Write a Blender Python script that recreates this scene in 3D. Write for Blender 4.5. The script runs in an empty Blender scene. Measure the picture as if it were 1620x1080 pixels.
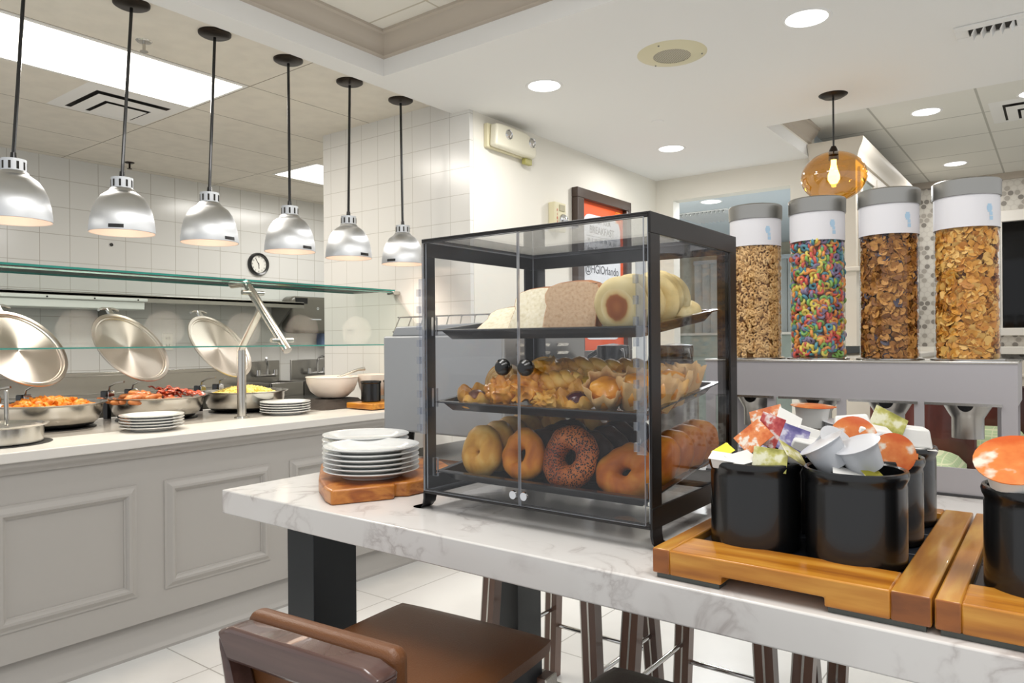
import bpy, bmesh, math, random
from mathutils import Vector, Matrix, noise, Euler
random.seed(7)
S = bpy.context.scene
PI = math.pi

# ------------------------------------------------------------------ camera
F, YAW, ROLL, H = 1146.5, .648565, -.00775, 1.28
fw = Vector((-math.sin(YAW), math.cos(YAW), .000126)).normalized()
rt0 = Vector((math.cos(YAW), math.sin(YAW), 0)); up0 = rt0.cross(fw)
rt = rt0*math.cos(ROLL)+up0*math.sin(ROLL); up = -rt0*math.sin(ROLL)+up0*math.cos(ROLL)
cam = bpy.data.objects.new('camera', bpy.data.cameras.new('camera'))
S.collection.objects.link(cam)
cam.matrix_world = Matrix(((rt.x, up.x, -fw.x, 0), (rt.y, up.y, -fw.y, 0), (rt.z, up.z, -fw.z, H), (0, 0, 0, 1)))
cam.data.sensor_width = 36; cam.data.lens = F*36/1620; cam.data.clip_start = .05
S.camera = cam
# ------------------------------------------------------------------ world, exposure
S.view_settings.view_transform = 'Standard'; S.view_settings.look = 'None'
S.view_settings.gamma = 1; S.view_settings.use_curve_mapping = False
S.view_settings.exposure = 0.04
w = bpy.data.worlds.new('world'); S.world = w; w.use_nodes = True
w.node_tree.nodes['Background'].inputs[0].default_value = (.965, .98, 1, 1)
w.node_tree.nodes['Background'].inputs[1].default_value = .80

def lamp(name, typ, loc, energy, color=(1, .93, .84), size=.1, rot=(0, 0, 0), spot=2.4, blend=.6, sy=None):
    l = bpy.data.lights.new(name, typ); l.energy = energy; l.color = color
    if typ == 'AREA':
        l.size = size
        if sy: l.shape = 'RECTANGLE'; l.size_y = sy
    else: l.shadow_soft_size = size
    if typ == 'SPOT': l.spot_size = spot; l.spot_blend = blend
    o = bpy.data.objects.new(name, l); S.collection.objects.link(o); o.location = loc; o.rotation_euler = rot
    return o
NEUT = (1, .985, .965)
# ceiling luminaires of the dining room (discs built further down at the same places, save one added fill lamp)
DOWN = [(-2.13, 3.09, 2.6), (-.83, 3.11, 2.6), (-2.13, 4.65, 2.6), (-.83, 4.3, 2.6)]
for i, (x, y, z) in enumerate([DOWN[0], DOWN[1], DOWN[2]]):
    lamp('downlight_and_fill_lamp', 'AREA', (x, y, z-.03), 10, NEUT, .14)
for x, y in ((-.714, 5.56), (-.728, 7.38), (.55, 5.5)):  # last one is added fill outside the frame, with no disc
    lamp('downlight_and_fill_lamp', 'AREA', (x, y, 2.77), 9, NEUT, .14)
lamp('downlight_and_fill_lamp', 'AREA', (-2.455, 6.164, 2.46), 46, (.96, .985, 1), .14)
# kitchen troffers
lamp('troffer_and_fill_lamp', 'AREA', (-3.81, 1.67, 2.645), 36, (1, .94, .86), .5, sy=1.1)
lamp('troffer_and_fill_lamp', 'AREA', (-4.9, 4.2, 2.645), 24, (1, .97, .93), .5, sy=1.1)
# fill lights added in the unseen part of the coffer, no fixtures built
lamp('troffer_and_fill_lamp', 'AREA', (-1.2, 1.0, 2.70), 22, NEUT, .55, sy=1.1)
lamp('troffer_and_fill_lamp', 'AREA', (.3, .6, 2.70), 20, NEUT, .55, sy=1.1)

# ------------------------------------------------------------------ materials
def nt(name):
    m = bpy.data.materials.new(name); m.use_nodes = True
    t = m.node_tree; return m, t, t.nodes['Principled BSDF']
def hx(c):
    if isinstance(c, str):
        c = tuple(int(c[i:i+2], 16)/255 for i in (0, 2, 4))
        c = tuple(v/12.92 if v <= .04045 else ((v+.055)/1.055)**2.4 for v in c)
    return tuple(c[:3])+(1,)
def M(name, col, rough=.5, metal=0, spec=.5, bump=0, bs=200, trans=0, emit=0, coat=0, var=0, vs=8, aniso=0, radial=False):
    m, t, p = nt(name)
    p.inputs['Base Color'].default_value = hx(col)
    p.inputs['Roughness'].default_value = rough; p.inputs['Metallic'].default_value = metal
    p.inputs['Specular IOR Level'].default_value = spec
    p.inputs['Coat Weight'].default_value = coat
    if trans: p.inputs['Transmission Weight'].default_value = trans
    if emit:
        p.inputs['Emission Color'].default_value = hx(col); p.inputs['Emission Strength'].default_value = emit
    tc = None
    if bump or var:
        tc = t.nodes.new('ShaderNodeTexCoord')
    if bump:
        n = t.nodes.new('ShaderNodeTexNoise'); n.inputs['Scale'].default_value = bs; n.inputs['Detail'].default_value = 4
        b = t.nodes.new('ShaderNodeBump'); b.inputs['Strength'].default_value = bump; b.inputs['Distance'].default_value = .002
        t.links.new(tc.outputs['Object'], n.inputs['Vector']); t.links.new(n.outputs[0], b.inputs['Height']); t.links.new(b.outputs[0], p.inputs['Normal'])
    if var:
        n = t.nodes.new('ShaderNodeTexNoise'); n.inputs['Scale'].default_value = vs; n.inputs['Detail'].default_value = 5
        r = t.nodes.new('ShaderNodeValToRGB'); c = hx(col)
        r.color_ramp.elements[0].color = tuple(v*(1-var) for v in c[:3])+(1,); r.color_ramp.elements[0].position = .3
        r.color_ramp.elements[1].color = tuple(min(1, v*(1+var*.6)) for v in c[:3])+(1,); r.color_ramp.elements[1].position = .7
        t.links.new(tc.outputs['Object'], n.inputs['Vector']); t.links.new(n.outputs[0], r.inputs[0]); t.links.new(r.outputs[0], p.inputs['Base Color'])
    if aniso:
        p.inputs['Anisotropic'].default_value = aniso
        if radial:
            tg = t.nodes.new('ShaderNodeTangent'); tg.direction_type = 'RADIAL'; tg.axis = 'Z'
            t.links.new(tg.outputs[0], p.inputs['Tangent'])
    return m
def ramp(name, stops, scale=8, rough=.6, detail=6, bump=.0, stretch=(1, 1, 1), dist=0, spec=.5, coat=0, bdist=.003):
    m, t, p = nt(name); L = t.links.new
    tc = t.nodes.new('ShaderNodeTexCoord'); mp = t.nodes.new('ShaderNodeMapping'); mp.inputs['Scale'].default_value = stretch
    n = t.nodes.new('ShaderNodeTexNoise'); n.inputs['Scale'].default_value = scale; n.inputs['Detail'].default_value = detail
    n.inputs['Distortion'].default_value = dist
    r = t.nodes.new('ShaderNodeValToRGB'); e = r.color_ramp.elements
    e[0].position, e[0].color = stops[0][0], hx(stops[0][1]); e[1].position, e[1].color = stops[-1][0], hx(stops[-1][1])
    for q, c in stops[1:-1]:
        k = e.new(q); k.color = hx(c)
    L(tc.outputs['Object'], mp.inputs[0]); L(mp.outputs[0], n.inputs['Vector']); L(n.outputs[0], r.inputs[0]); L(r.outputs[0], p.inputs['Base Color'])
    p.inputs['Roughness'].default_value = rough; p.inputs['Specular IOR Level'].default_value = spec; p.inputs['Coat Weight'].default_value = coat
    if bump:
        b = t.nodes.new('ShaderNodeBump'); b.inputs['Strength'].default_value = bump; b.inputs['Distance'].default_value = bdist
        L(n.outputs[0], b.inputs['Height']); L(b.outputs[0], p.inputs['Normal'])
    return m
def grid(name, col, line, size, off, gw, rough=.25, spec=.5, var=0, bump=.4, skip=None, vs=3, lc2=None, speck=0):
    """tiles in world metres; size 0 = no joints on that axis"""
    m, t, p = nt(name); L = t.links.new
    g = t.nodes.new('ShaderNodeNewGeometry'); sp = t.nodes.new('ShaderNodeSeparateXYZ'); L(g.outputs['Position'], sp.inputs[0])
    mx = None
    for a in range(3):
        if not size[a]: continue
        s = t.nodes.new('ShaderNodeMath'); s.operation = 'SUBTRACT'; s.inputs[1].default_value = off[a]; L(sp.outputs[a], s.inputs[0])
        d = t.nodes.new('ShaderNodeMath'); d.operation = 'DIVIDE'; d.inputs[1].default_value = size[a]; L(s.outputs[0], d.inputs[0])
        f = t.nodes.new('ShaderNodeMath'); f.operation = 'PINGPONG'; f.inputs[1].default_value = .5; L(d.outputs[0], f.inputs[0])
        c = t.nodes.new('ShaderNodeMath'); c.operation = 'LESS_THAN'; c.inputs[1].default_value = gw/size[a]/2; L(f.outputs[0], c.inputs[0])
        if mx is None: mx = c
        else:
            k = t.nodes.new('ShaderNodeMath'); k.operation = 'MAXIMUM'; L(mx.outputs[0], k.inputs[0]); L(c.outputs[0], k.inputs[1]); mx = k
    mi = t.nodes.new('ShaderNodeMix'); mi.data_type = 'RGBA'
    L(mx.outputs[0], mi.inputs[0]); mi.inputs[6].default_value = hx(col); mi.inputs[7].default_value = hx(line)
    if var:
        n = t.nodes.new('ShaderNodeTexNoise'); n.inputs['Scale'].default_value = vs; n.inputs['Detail'].default_value = 6
        r = t.nodes.new('ShaderNodeValToRGB'); c = hx(col)
        r.color_ramp.elements[0].color = tuple(v*(1-var) for v in c[:3])+(1,); r.color_ramp.elements[0].position = .35
        r.color_ramp.elements[1].color = c; r.color_ramp.elements[1].position = .6
        L(g.outputs['Position'], n.inputs['Vector']); L(n.outputs[0], r.inputs[0]); L(r.outputs[0], mi.inputs[6])
    L(mi.outputs[2], p.inputs['Base Color'])
    iv = t.nodes.new('ShaderNodeMath'); iv.operation = 'SUBTRACT'; iv.inputs[0].default_value = 1; L(mx.outputs[0], iv.inputs[1])
    b = t.nodes.new('ShaderNodeBump'); b.inputs['Strength'].default_value = bump; b.inputs['Distance'].default_value = .002
    L(iv.outputs[0], b.inputs['Height']); L(b.outputs[0], p.inputs['Normal'])
    p.inputs['Roughness'].default_value = rough; p.inputs['Specular IOR Level'].default_value = spec
    return m
def glass(name, tint=(1, 1, 1), refl=.9, rough=.01, ior=1.45, base=0):
    m = bpy.data.materials.new(name); m.use_nodes = True; t = m.node_tree; t.nodes.clear(); L = t.links.new
    o = t.nodes.new('ShaderNodeOutputMaterial'); a = t.nodes.new('ShaderNodeBsdfTransparent'); a.inputs[0].default_value = hx(tint)
    g = t.nodes.new('ShaderNodeBsdfGlossy'); g.inputs['Roughness'].default_value = rough; g.inputs[0].default_value = (refl, refl, refl, 1)
    ge = t.nodes.new('ShaderNodeNewGeometry'); d = t.nodes.new('ShaderNodeVectorMath'); d.operation = 'DOT_PRODUCT'
    L(ge.outputs['Normal'], d.inputs[0]); L(ge.outputs['Incoming'], d.inputs[1])
    def mth(op, a_, b_=None):
        q = t.nodes.new('ShaderNodeMath'); q.operation = op
        for i_, v_ in enumerate((a_, b_)):
            if v_ is None: continue
            if isinstance(v_, (int, float)): q.inputs[i_].default_value = v_
            else: L(v_, q.inputs[i_])
        return q.outputs[0]
    R0 = ((ior-1)/(ior+1))**2
    sch = mth('MULTIPLY', mth('POWER', mth('SUBTRACT', 1, mth('ABSOLUTE', d.outputs['Value'])), 5), 1-R0)
    x = t.nodes.new('ShaderNodeMixShader')
    k = t.nodes.new('ShaderNodeMath'); k.operation = 'ADD'; k.inputs[1].default_value = R0+base; L(sch, k.inputs[0])
    L(k.outputs[0], x.inputs[0]); L(a.outputs[0], x.inputs[1]); L(g.outputs[0], x.inputs[2]); L(x.outputs[0], o.inputs[0])
    return m

WHITE = M('ceiling_paint', 'E9E8E5', .8)
CREAM = M('wall_paint', 'E4E0D5', .75)
TAUPE = M('crown_paint', 'B9AEA0', .5)
WTILE = grid('white_wall_tile', 'DEDCD7', 'BEBAB1', (.1525, 0, .1525), (-2.67, 0, 2.43), .003, .22)
KTILE = grid('kitchen_wall_tile', 'D3D3D0', 'ADAAA2', (0, .204, .204), (0, 2.14, 1.90), .004, .16)
KCEIL = grid('kitchen_ceiling_tile', 'E4DED2', '8E8576', (.59, 1.22, 0), (-3.51, 2.29, 0), .006, .8, .2, var=.06, vs=9, bump=.2)
CCEIL = grid('coffer_ceiling_tile', 'E4E0D6', 'C2BBAA', (.6, .6, 0), (-2.23, 2.33, 0), .01, .8, .2, bump=.2)
RCEIL = grid('recess_ceiling_tile', 'E2E0D8', 'B7B5AC', (.6, .6, 0), (-1.01, 5.22, 0), .014, .8, .2, bump=.2)
FLOOR = grid('floor_tile', 'DFDFDD', '9B9994', (.98, .95, 0), (-2.685, 1.55, 0), .005, .28, .5, var=.10, vs=2.2, bump=.15)
PANEL = M('panel_paint', 'A8A49F', .45)
COUNTER = M('white_laminate', 'D6D2CC', .3)
STEEL = M('brushed_steel', 'A9A7A3', .3, 1, bump=.03, bs=60)
STEELP = M('satin_steel', 'C4C1BB', .22, 1)
SPUN = M('spun_steel_lid', 'CBC2B8', .30, 1, aniso=.93, radial=True)
CAPST = M('cap_steel', 'A9A7A2', .3, 1, aniso=.8, radial=True)
ALU = M('spun_aluminium', 'D2D4D6', .40, 1, aniso=.9, radial=True)
ALUIN = M('lamp_shade_inside', 'E6DAD2', .5, .2)
CHROME = M('chrome', 'D8D8D8', .08, 1)
BLACK = M('black_powder_coat', '17171A', .35)
BLK2 = M('black_plastic', '0E0E10', .25, coat=.3)
GLOSSBLK = M('black_glaze', '0C0D0E', .26, coat=.25, spec=.5)
BRONZE = M('bronze_metal', '2B221B', .35, .7)
CHINA = M('white_china', 'E6E7E5', .12, coat=.5)
MARBLE = None
def marble():
    m, t, p = nt('marble_quartz'); L = t.links.new
    tc = t.nodes.new('ShaderNodeTexCoord')
    n = t.nodes.new('ShaderNodeTexNoise'); n.inputs['Scale'].default_value = 9; n.inputs['Detail'].default_value = 6; n.inputs['Distortion'].default_value = .8
    r = t.nodes.new('ShaderNodeValToRGB'); e = r.color_ramp.elements
    e[0].position = 0; e[0].color = hx('E2DFDB'); e[1].position = 1; e[1].color = hx('E2DFDB')
    for q, c in ((.44, 'DDD9D5'), (.47, 'D3CECA'), (.492, 'BDB6B2'), (.515, 'D3CECA'), (.55, 'DEDAD6')):
        k = e.new(q); k.color = hx(c)
    n2 = t.nodes.new('ShaderNodeTexNoise'); n2.inputs['Scale'].default_value = 5; n2.inputs['Detail'].default_value = 3
    r2 = t.nodes.new('ShaderNodeValToRGB'); r2.color_ramp.elements[0].position = .45; r2.color_ramp.elements[1].position = .62
    mi = t.nodes.new('ShaderNodeMix'); mi.data_type = 'RGBA'; mi.inputs[6].default_value = hx('DFDCD8')
    L(tc.outputs['Object'], n.inputs['Vector']); L(n.outputs[0], r.inputs[0]); L(tc.outputs['Object'], n2.inputs['Vector']); L(n2.outputs[0], r2.inputs[0])
    L(r2.outputs[0], mi.inputs[0]); L(r.outputs[0], mi.inputs[7]); L(mi.outputs[2], p.inputs['Base Color'])
    p.inputs['Roughness'].default_value = .14
    return m
MARBLE = marble()
WOOD = ramp('honey_butcher_block', [(.3, '9A5A14'), (.5, 'C07C22'), (.7, 'D79A3C')], 5, .35, 5, .05, (1, 9, 9), coat=.3)
WOODY = ramp('honey_wood_lengthwise', [(.3, 'A8671C'), (.5, 'BE8030'), (.7, 'D0A04A')], 5, .35, 5, .05, (9, 1, 9), coat=.3)
WOODD = ramp('end_grain_wood', [(.3, '6E3A10'), (.6, '99571C'), (.8, 'A9662A')], 12, .4, 5, 0, (1, 1, 3), coat=.3)
OLIVE = ramp('olive_wood', [(.25, '5A280A'), (.42, '9A5214'), (.55, 'C07A30'), (.72, 'A05618')], 9, .38, 7, .03, (1, 1, 2.5), 1.6, coat=.2)
STOOLW = ramp('dark_brown_wood', [(.3, '4A3026'), (.6, '6A4A3A'), (.8, '7A5846')], 6, .3, 5, 0, (1, 1, .2), coat=.4)
STOOLF = ramp('stool_frame_wood', [(.3, '3E2A24'), (.6, '59403A'), (.8, '6A5048')], 6, .25, 5, 0, (.3, 4, 4), coat=.6)
LEATHER = M('brown_leather', '6E4424', .38, bump=.35, bs=420, var=.12, vs=6)
LEATHD = M('dark_brown_leather', '2E2119', .4, bump=.3, bs=420)
SLATE = M('black_slate', '1B1F27', .35)
TEAL = M('green_glass_edge', '2F9E92', .12, trans=.3, emit=0)
ACEDGE = M('acrylic_edge', 'B9BEC6', .15, trans=.4)
GLASS = glass('clear_glass', (.93, .97, .955), 1, ior=1.5)
ACRYL = glass('clear_acrylic', (.985, .987, .99), .9, ior=1.33, base=.0)
ANTIR = glass('sneeze_pane_glass', (.95, .975, .965), .07, ior=1.42)
ACRYL2 = glass('clear_acrylic_hinge', (.80, .82, .86), .9, .08, 1.6, base=.08)
TUBEG = glass('cereal_tube_acrylic', (.97, .97, .97), 1, ior=1.38)
AMBER = glass('amber_glass', (.90, .60, .14), 1, ior=1.6, base=.07)
ORANGE = M('orange_print', 'D9531E', .5)
PAPER = M('white_print', 'D6D8DC', .5)
INK = M('dark_ink', '4A4A50', .6)
REDINK = M('red_ink', 'C0382A', .6)
IVORY = M('ivory_plastic', 'D9D1AF', .4)
CRWOOD = M('frame_dark_wood', '3B2A20', .35, coat=.3)
GRAYP = M('toaster_grey_paint', '97999B', .4, .1)
GLOW = M('light_disc', 'FFFFFF', .5, emit=3.2)
GLOWK = M('troffer_diffuser', 'FFFCF4', .5, emit=2.4)
BULB = M('bulb_glow', 'FFE3B0', .5, emit=14)
BULBH = M('heat_bulb', 'FFD2B0', .4, emit=1.3)
DARKV = M('dark_duct', '2A2723', .7)

# ------------------------------------------------------------------ mesh helpers
def B(): return bmesh.new()
def box(bm, x0, x1, y0, y1, z0, z1, mi=0, mat=None):
    vs = [bm.verts.new((x, y, z)) for z in (z0, z1) for y in (y0, y1) for x in (x0, x1)]
    if mat is not None:
        for v in vs: v.co = mat @ v.co
    for q in ((0, 2, 3, 1), (4, 5, 7, 6), (0, 1, 5, 4), (2, 6, 7, 3), (0, 4, 6, 2), (1, 3, 7, 5)):
        f = bm.faces.new([vs[i] for i in q]); f.material_index = mi
    return bm
def lathe(bm, prof, seg=32, c=(0, 0, 0), mi=0, mat=None, fn=None, mis=None):
    rings = []
    for r, z in prof:
        if r < 1e-6: rings.append([bm.verts.new((c[0], c[1], c[2]+z))])
        else: rings.append([bm.verts.new((c[0]+r*math.cos(2*PI*i/seg), c[1]+r*math.sin(2*PI*i/seg), c[2]+z)) for i in range(seg)])
    if fn or mat is not None:
        for k, rg in enumerate(rings):
            for v in rg:
                if fn: v.co = fn(v.co)
                if mat is not None: v.co = mat @ v.co
    for k in range(len(rings)-1):
        a, b = rings[k], rings[k+1]; m_ = mis[k] if mis else mi
        for i in range(seg):
            j = (i+1) % seg
            if len(a) == 1 and len(b) == 1: continue
            if len(a) == 1: f = bm.faces.new((a[0], b[j], b[i]))
            elif len(b) == 1: f = bm.faces.new((a[i], a[j], b[0]))
            else: f = bm.faces.new((a[i], a[j], b[j], b[i]))
            f.material_index = m_
    return bm
def cyl(bm, c, r, h, seg=24, mi=0, r2=None, mat=None):
    r2 = r if r2 is None else r2
    return lathe(bm, [(0, 0), (r, 0), (r2, h), (0, h)], seg, c, mi, mat)
def tube(bm, pts, r, seg=10, mi=0, cap=True):
    pts = [Vector(p) for p in pts]; rings = []; n = None
    for i, p in enumerate(pts):
        if i == 0: d = pts[1]-p
        elif i == len(pts)-1: d = p-pts[-2]
        else: d = (pts[i+1]-p).normalized()+(p-pts[i-1]).normalized()
        d.normalize()
        if n is None:
            n = d.cross(Vector((0, 0, 1)));
            if n.length < .1: n = d.cross(Vector((1, 0, 0)))
        n = (n-d*n.dot(d)).normalized(); b = d.cross(n)
        rr = r[i] if isinstance(r, (list, tuple)) else r
        rings.append([bm.verts.new(p+(n*math.cos(2*PI*k/seg)+b*math.sin(2*PI*k/seg))*rr) for k in range(seg)])
    for a, c in zip(rings, rings[1:]):
        for k in range(seg):
            f = bm.faces.new((a[k], a[(k+1) % seg], c[(k+1) % seg], c[k])); f.material_index = mi
    if cap:
        for rg in (rings[0][::-1], rings[-1]):
            f = bm.faces.new(rg); f.material_index = mi
    return bm
def prism(bm, poly, lo, hi, ax=2, mi=0, mat=None):
    """poly of 2-D points extruded along axis ax from lo to hi"""
    def P(p, h):
        q = [0, 0, 0]; o = [i for i in range(3) if i != ax]; q[o[0]], q[o[1]], q[ax] = p[0], p[1], h
        q = Vector(q); return mat @ q if mat is not None else q
    a = [bm.verts.new(P(p, lo)) for p in poly]; b = [bm.verts.new(P(p, hi)) for p in poly]; n = len(poly)
    for i in range(n):
        f = bm.faces.new((a[i], a[(i+1) % n], b[(i+1) % n], b[i])); f.material_index = mi
    for q in (a[::-1], b):
        f = bm.faces.new(q); f.material_index = mi
    return bm
def disp(bm, amp, sc, seed=0):
    o = Vector((seed*7.3, seed*3.1, seed*1.7))
    bm.normal_update()
    for v in bm.verts: v.co += v.normal*noise.noise(v.co*sc+o)*amp
    return bm
def obj(name, bm, mats, parent=None, w=False, bev=0, sub=0, ang=38, seg=2):
    me = bpy.data.meshes.new(name)
    if w and parent is not None:
        o = parent
        off = Vector(o.location) if o.type == 'EMPTY' else Vector(o.parent.location)
        bmesh.ops.translate(bm, verts=bm.verts, vec=-off)
    bmesh.ops.recalc_face_normals(bm, faces=bm.faces)
    bm.to_mesh(me); bm.free()
    for m in (mats if isinstance(mats, (list, tuple)) else [mats]): me.materials.append(m)
    me.polygons.foreach_set('use_smooth', [True]*len(me.polygons))
    try: me.set_sharp_from_angle(angle=math.radians(ang))
    except Exception: pass
    o = bpy.data.objects.new(name, me); S.collection.objects.link(o)
    if parent is not None: o.parent = parent
    if bev:
        d = o.modifiers.new('bevel', 'BEVEL'); d.width = bev; d.segments = seg; d.limit_method = 'ANGLE'; d.angle_limit = math.radians(35); d.harden_normals = False
    if sub:
        d = o.modifiers.new('sub', 'SUBSURF'); d.levels = sub; d.render_levels = sub
    return o
def thing(name, label, cat, loc=(0, 0, 0), rotz=0, group=None):
    o = bpy.data.objects.new(name, None); S.collection.objects.link(o); o.empty_display_size = .05
    o.location = loc; o.rotation_euler = (0, 0, rotz); o['label'] = label; o['category'] = cat
    if group: o['group'] = group
    return o
def tag(o, label, cat, group=None, kind=None):
    o['label'] = label; o['category'] = cat
    if group: o['group'] = group
    if kind: o['kind'] = kind
    return o
def struct(name, bm, m, bev=0, parent=None):
    o = obj(name, bm, m, parent, bev=bev)
    if parent is None: o['kind'] = 'structure'
    return o
def dup(root, loc, rot=None, label=None, group=None, scale=None):
    r = root.copy(); S.collection.objects.link(r); r.location = loc
    if rot is not None: r.rotation_euler = rot if isinstance(rot, (tuple, list, Euler)) else (0, 0, rot)
    if label: r['label'] = label
    if group: r['group'] = group
    if scale: r.scale = scale
    for ch in list(root.children):
        c = ch.copy(); S.collection.objects.link(c); c.parent = r
        for g in ch.children:
            d = g.copy(); S.collection.objects.link(d); d.parent = c
    return r
def text(name, s, size, mat, parent, loc, rot, ext=.0004, w=False, align='CENTER', sx=1):
    cu = bpy.data.curves.new('t', 'FONT'); cu.body = s; cu.size = size; cu.extrude = ext; cu.align_x = align; cu.align_y = 'CENTER'
    t = bpy.data.objects.new('t', cu); S.collection.objects.link(t)
    me = bpy.data.meshes.new_from_object(t.evaluated_get(bpy.context.evaluated_depsgraph_get()))
    bpy.data.objects.remove(t); bpy.data.curves.remove(cu)
    me.transform(Matrix.Translation(loc) @ Euler(rot).to_matrix().to_4x4() @ Matrix.Diagonal((sx, 1, 1, 1)))
    if w:
        off = Vector(parent.location) if parent.type == 'EMPTY' else Vector(parent.parent.location)
        me.transform(Matrix.Translation(-off))
    me.materials.clear(); me.materials.append(mat)
    o = bpy.data.objects.new(name, me); S.collection.objects.link(o); o.parent = parent
    return o
def ordn(i): return ['first', 'second', 'third', 'fourth', 'fifth', 'sixth', 'seventh', 'eighth', 'ninth', 'tenth'][i]
RX = (PI/2, 0, 0)             # text facing -y
RXP = (PI/2, 0, PI/2)         # text facing +x

# ================================================================== STRUCTURE
struct('floor', box(B(), -6.1, 3.2, -1.2, 9.4, -.1, 0), FLOOR)
struct('wall_kitchen', box(B(), -6.07, -5.95, -.8, 5.8, 0, 2.80), KTILE)
# pier between kitchen and dining room: tiled face to the counter, painted long face
struct('wall_tiled', box(B(), -3.97, -2.672, 3.14, 3.17, 0, 2.8), WTILE)
struct('wall_left', box(B(), -3.97, -2.67, 3.17, 5.6, 0, 2.8), CREAM)
struct('wall_kitchen_end', box(B(), -6.07, -3.97, 5.6, 5.72, 0, 2.8), KTILE)
b = B(); Y0, Y1 = 5.52, 5.64
box(b, -2.67, -2.52, Y0, Y1, 0, 2.8); box(b, -1.59, -1.45, Y0, Y1, 0, 2.8); box(b, -2.52, -1.59, Y0, Y1, 2.42, 2.8)
struct('wall_far', b, CREAM)
# ceilings
b = B()   # gypsum soffit at 2.60 with the coffer and the recess left open
box(b, -2.80, -2.67, -.8, 3.14, 2.6, 2.68)
box(b, -2.67, 3.2, 2.487, 3.14, 2.6, 2.68)
box(b, -2.67, 3.2, 3.14, 4.54, 2.6, 2.68)
box(b, -2.67, -1.45, 4.54, 5.52, 2.6, 2.68)
struct('ceiling', b, WHITE)
struct('ceiling_kitchen', box(B(), -6.07, -2.80, -.8, 5.72, 2.68, 2.72), KCEIL)
struct('ceiling_coffer', box(B(), -2.74, 3.2, -.8, 2.56, 2.79, 2.83), CCEIL)
struct('ceiling_recess', box(B(), -1.5, 3.2, 4.50, 9.4, 2.80, 2.84), RCEIL)
b = B()
box(b, -2.71, -2.67, -.8, 2.527, 2.68, 2.79); box(b, -2.67, 3.2, 2.487, 2.527, 2.68, 2.79)
struct('ceiling_coffer_side', b, WHITE)
b = B()
box(b, -1.49, -1.45, 4.54, 5.52, 2.68, 2.8); box(b, -1.45, 3.2, 4.50, 4.54, 2.68, 2.8)
struct('ceiling_recess_side', b, CREAM)
# crown mouldings of the coffer (two lengths) and the recess
cp = [(0, 2.79), (.075, 2.79), (.075, 2.777), (.062, 2.770), (.055, 2.752), (.035, 2.728), (.018, 2.715), (.014, 2.702), (.014, 2.694), (.006, 2.686), (0, 2.684)]
b = B()
def crown(bm, path_in, prof):
    """path_in(d) -> list of xy points for offset d into the opening"""
    rows = [[bm.verts.new((x, y, z)) for x, y in path_in(d)] for d, z in prof]
    for a, c in zip(rows, rows[1:]):
        for i in range(len(a)-1): bm.faces.new((a[i], a[i+1], c[i+1], c[i]))
crown(b, lambda d: [(-2.67+d, -.8), (-2.67+d, 2.487-d), (3.2, 2.487-d)], cp)
struct('trim_1', b, TAUPE)
b = B(); crown(b, lambda d: [(3.2, 4.54+d), (-1.45+d, 4.54+d), (-1.45+d, 5.52)], [(d, z+.01) for d, z in cp])
struct('trim_2', b, TAUPE)

# room behind the far wall
BLUEW = M('cool_white_paint', 'CDD3D6', .8)
struct('ceiling_back_room', box(B(), -4.2, -1.59, 5.64, 9.4, 2.5, 2.56), BLUEW)
struct('wall_back_room', box(B(), -4.2, -1.2, 9.3, 9.4, 0, 2.5), M('back_room_paint', 'C9C2AE', .8))
struct('wall_back_room_side', box(B(), -4.3, -4.2, 5.64, 9.4, 0, 2.5), BLUEW)
struct('wall_hutch', box(B(), -1.59, -1.452, 5.64, 9.3, 0, 2.8), M('cool_grey_paint', 'BCC4C8', .7))

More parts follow.
